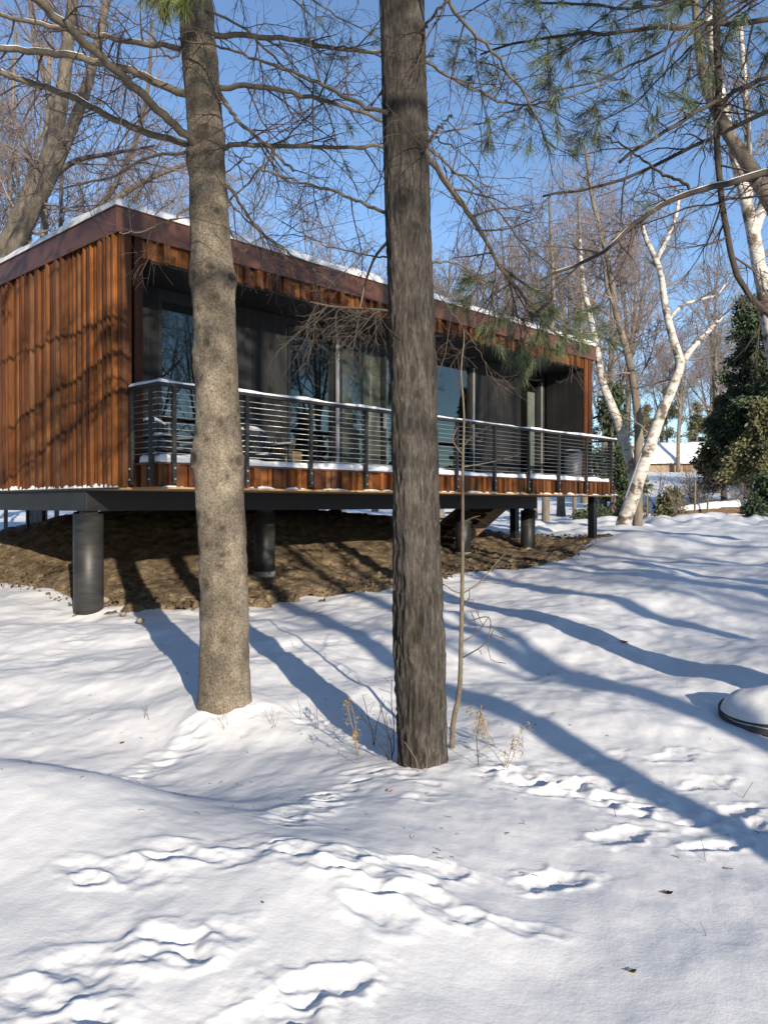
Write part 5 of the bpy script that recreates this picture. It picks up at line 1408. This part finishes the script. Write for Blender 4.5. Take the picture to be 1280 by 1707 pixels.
tag(b.build('soil_litter', M['litter'], smooth=False), 'leaf and bark litter scattered over the bare soil', 'litter', kind='stuff')

nb_ = 260; BX, BY = rl.uniform(-8, 5, nb_ * 3), rl.uniform(9, 20, nb_ * 3); sdl = inside_soft(BX, BY, dpoly); ok = sdl > 0.05; BX, BY = BX[ok][:nb_], BY[ok][:nb_]
BZ = base_h(BX, BY) + 0.03; rr_b = rl.uniform(.012, .05, len(BX)) ** 1.0
Vb = cv[None] * (0.65 + 0.7 * rl.random((len(BX), 10, 1))) * rr_b[:, None, None] * np.array([1.2, 1.0, .8]) + np.stack([BX, BY, BZ], 1)[:, None]
tag(obj('soil_clods', mesh_data('soil_clods', Vb.reshape(-1, 3), [(ct[None] + 10 * np.arange(len(BX))[:, None, None]).reshape(-1, 3)], M['dirt'], smooth=False)), 'clods and pebbles scattered over the bare soil', 'clods', kind='stuff')

def weed(px, py, hpx, d, label, mat, seed, stems=3, twig=4, lean=0.15, r=.003, seedhead=False):
    rw = np.random.default_rng(seed); p = at(px, py, d); z = ground_z(p[0], p[1]); H = hpx / F * d
    P = np.zeros((stems, 7, 3)); dd = norm(np.stack([rw.normal(size=stems) * lean, rw.normal(size=stems) * lean, np.ones(stems)], 1)); P[:, 0] = 0.02 * rw.normal(size=(stems, 3)); P[:, 0, 2] = -0.04
    hh = H * (0.55 + .5 * rw.random(stems)); hh[0] = H
    for j in range(1, 7): dd = norm(dd + .10 * rw.normal(size=(stems, 3))); P[:, j] = P[:, j - 1] + dd * ((hh + .04) / 6)[:, None]
    R = np.linspace(r, r * .5, 7)[None].repeat(stems, 0)
    b = MB(); b.tubes(P, R, 4)
    if twig:
        c1, q1 = grow(P, R, twig, rw, .35, 1, H * .22, .5, .3, 40, 14, .7, r * .4, 4, 0, .15); b.tubes(c1, q1, 3)
    if seedhead:
        tp_ = np.concatenate([P[:, -1], c1[:, -1]]); V, Q, T = needles(tp_, np.tile([0, 0, 1.0], (len(tp_), 1)), 14, rw, .03, .002, 1.0); b.add(V, Q, T)
    o = b.build('weed', M[mat], loc=(p[0], p[1], z)); return tag(o, label, 'weed')
weed(618, 1222, 100, 5.15, 'forked brown twig standing in the snow between the two pines', 'dead_twig', 1, 2, 3)
weed(600, 1245, 95, 4.95, 'straw-coloured dry stalk with a seed head between the pines', 'straw', 2, 3, 4, .35, .003, True)
weed(655, 1262, 130, 4.75, 'dark tangled stems touching the furrowed pine trunk', 'dark_limb', 3, 4, 5, .18, .0035)
weed(790, 1283, 105, 4.6, 'single upright brown stem beside the sapling', 'dead_twig', 4, 1, 1, .05, .003)
weed(822, 1245, 75, 4.9, 'pale fern-like dry weed right of the sapling', 'straw', 5, 3, 6, .3, .0022, True)
weed(835, 1290, 70, 4.6, 'short dry seedy weed beside the trodden path', 'straw', 6, 2, 5, .3, .002, True)
weed(700, 1295, 70, 4.5, 'thin straw stem rising before the furrowed pine', 'straw', 7, 2, 0, .2, .002)
weed(512, 1195, 45, 5.8, 'pair of thin short stems right of the pale pine', 'dead_twig', 8, 2, 0, .06, .002)
weed(525, 1210, 50, 5.6, 'slender stem standing a step from the pale pine', 'dead_twig', 9, 2, 0, .06, .002)
weed(378, 1205, 45, 5.6, 'small straw tuft in the snow at the pale pine foot', 'straw', 10, 3, 2, .25, .002)
weed(455, 1205, 40, 5.6, 'tiny grass stems between the pine and the slender stem', 'straw', 11, 3, 0, .25, .0018)
weed(243, 1182, 28, 5.9, 'tiny forked stem alone in the snow by the trunk shadow', 'dead_twig', 12, 2, 1, .15, .002)
weed(1226, 1345, 35, 4.2, 'short bent stem by the trodden path in shade', 'dead_twig', 13, 1, 0, .1, .0022)
weed(1180, 1432, 30, 3.5, 'dark short twig poking from the snow by the boot hole', 'dead_twig', 14, 1, 1, .1, .0018)
weed(1030, 1370, 22, 3.9, 'thin leaning twig beside the trodden path', 'dead_twig', 15, 1, 0, .3, .002)
weed(1178, 1592, 22, 2.75, 'tiny slanting twig alone on smooth snow', 'dead_twig', 16, 1, 0, .3, .0014)
weed(1127, 1162, 25, 6.3, 'short pale stem standing in the sunlit strip of snow', 'straw', 17, 1, 0, .1, .002)
# needles, bark flakes and bits of twig dropped on the snow
nl = 420; LXs = rl.uniform(-5, 6, nl); LYs = 3.2 + 11 * rl.random(nl) ** 1.2; LXs = LXs * (LYs / 9)
keep_ = inside_soft(LXs, LYs, dpoly) < -0.1; LXs, LYs = LXs[keep_], LYs[keep_]; LZs = snow_h(LXs, LYs) + 0.004
az_ = rl.random(len(LXs)) * 6.28; hl = rl.uniform(.004, .016, len(LXs)); e_ = np.stack([np.cos(az_) * hl, np.sin(az_) * hl, .3 * hl * rl.normal(size=len(LXs))], 1)
c_ = np.stack([LXs, LYs, LZs], 1); b = MB(); b.tubes(np.stack([c_ - e_, c_ + np.array([0, 0, .003]), c_ + e_], 1), np.repeat(rl.uniform(.0008, .0018, len(LXs))[:, None], 3, 1), 4)
tag(b.build('snow_litter', M['dead_twig']), 'tiny dark twigs and needles dropped on the snow', 'litter', kind='stuff')

def leaf(px, py, mat, s, label, seed):
    rw = np.random.default_rng(seed); q_ = hit(px, py); z = ground_z(*q_)
    t_ = np.linspace(0, 1, 9); b = MB(); V = []
    for k, tt in enumerate(t_):
        w_ = s * .5 * math.sin(math.pi * min(.97, max(.05, tt))) * (1 + .35 * (k % 2)); cz = .4 * s * (tt - .5) ** 2 * 2
        V += [(s * (tt - .5), -w_, cz + .25 * w_), (s * (tt - .5), 0, cz), (s * (tt - .5), w_, cz + .3 * w_)]
    b.add(V, [(k * 3 + i, k * 3 + i + 1, k * 3 + i + 4, k * 3 + i + 3) for k in range(8) for i in (0, 1)])
    o = b.build('leaf', M[mat], loc=(q_[0], q_[1], z + .003)); o.rotation_euler = (.15, .1, rw.random() * 6); tag(o, label, 'leaf')
leaf(1115, 1503, 'leaf', .04, 'curled dark brown leaf lying on open snow', 1)
leaf(1040, 1070, 'pink_leaf', .09, 'faded pinkish leaf on the sunlit snow slope', 2)
leaf(437, 1555, 'leaf', .010, 'tiny brown leaf fragment on the snow mound', 3)
leaf(203, 1222, 'leaf', .03, 'small reddish leaf near the trunk shadow of the pale pine', 4)
leaf(650, 1340, 'pink_leaf', .03, 'small tan leaf on snow before the furrowed pine', 5)
leaf(1055, 1637, 'straw', .03, 'small straw-coloured leaf by a paw print', 6)
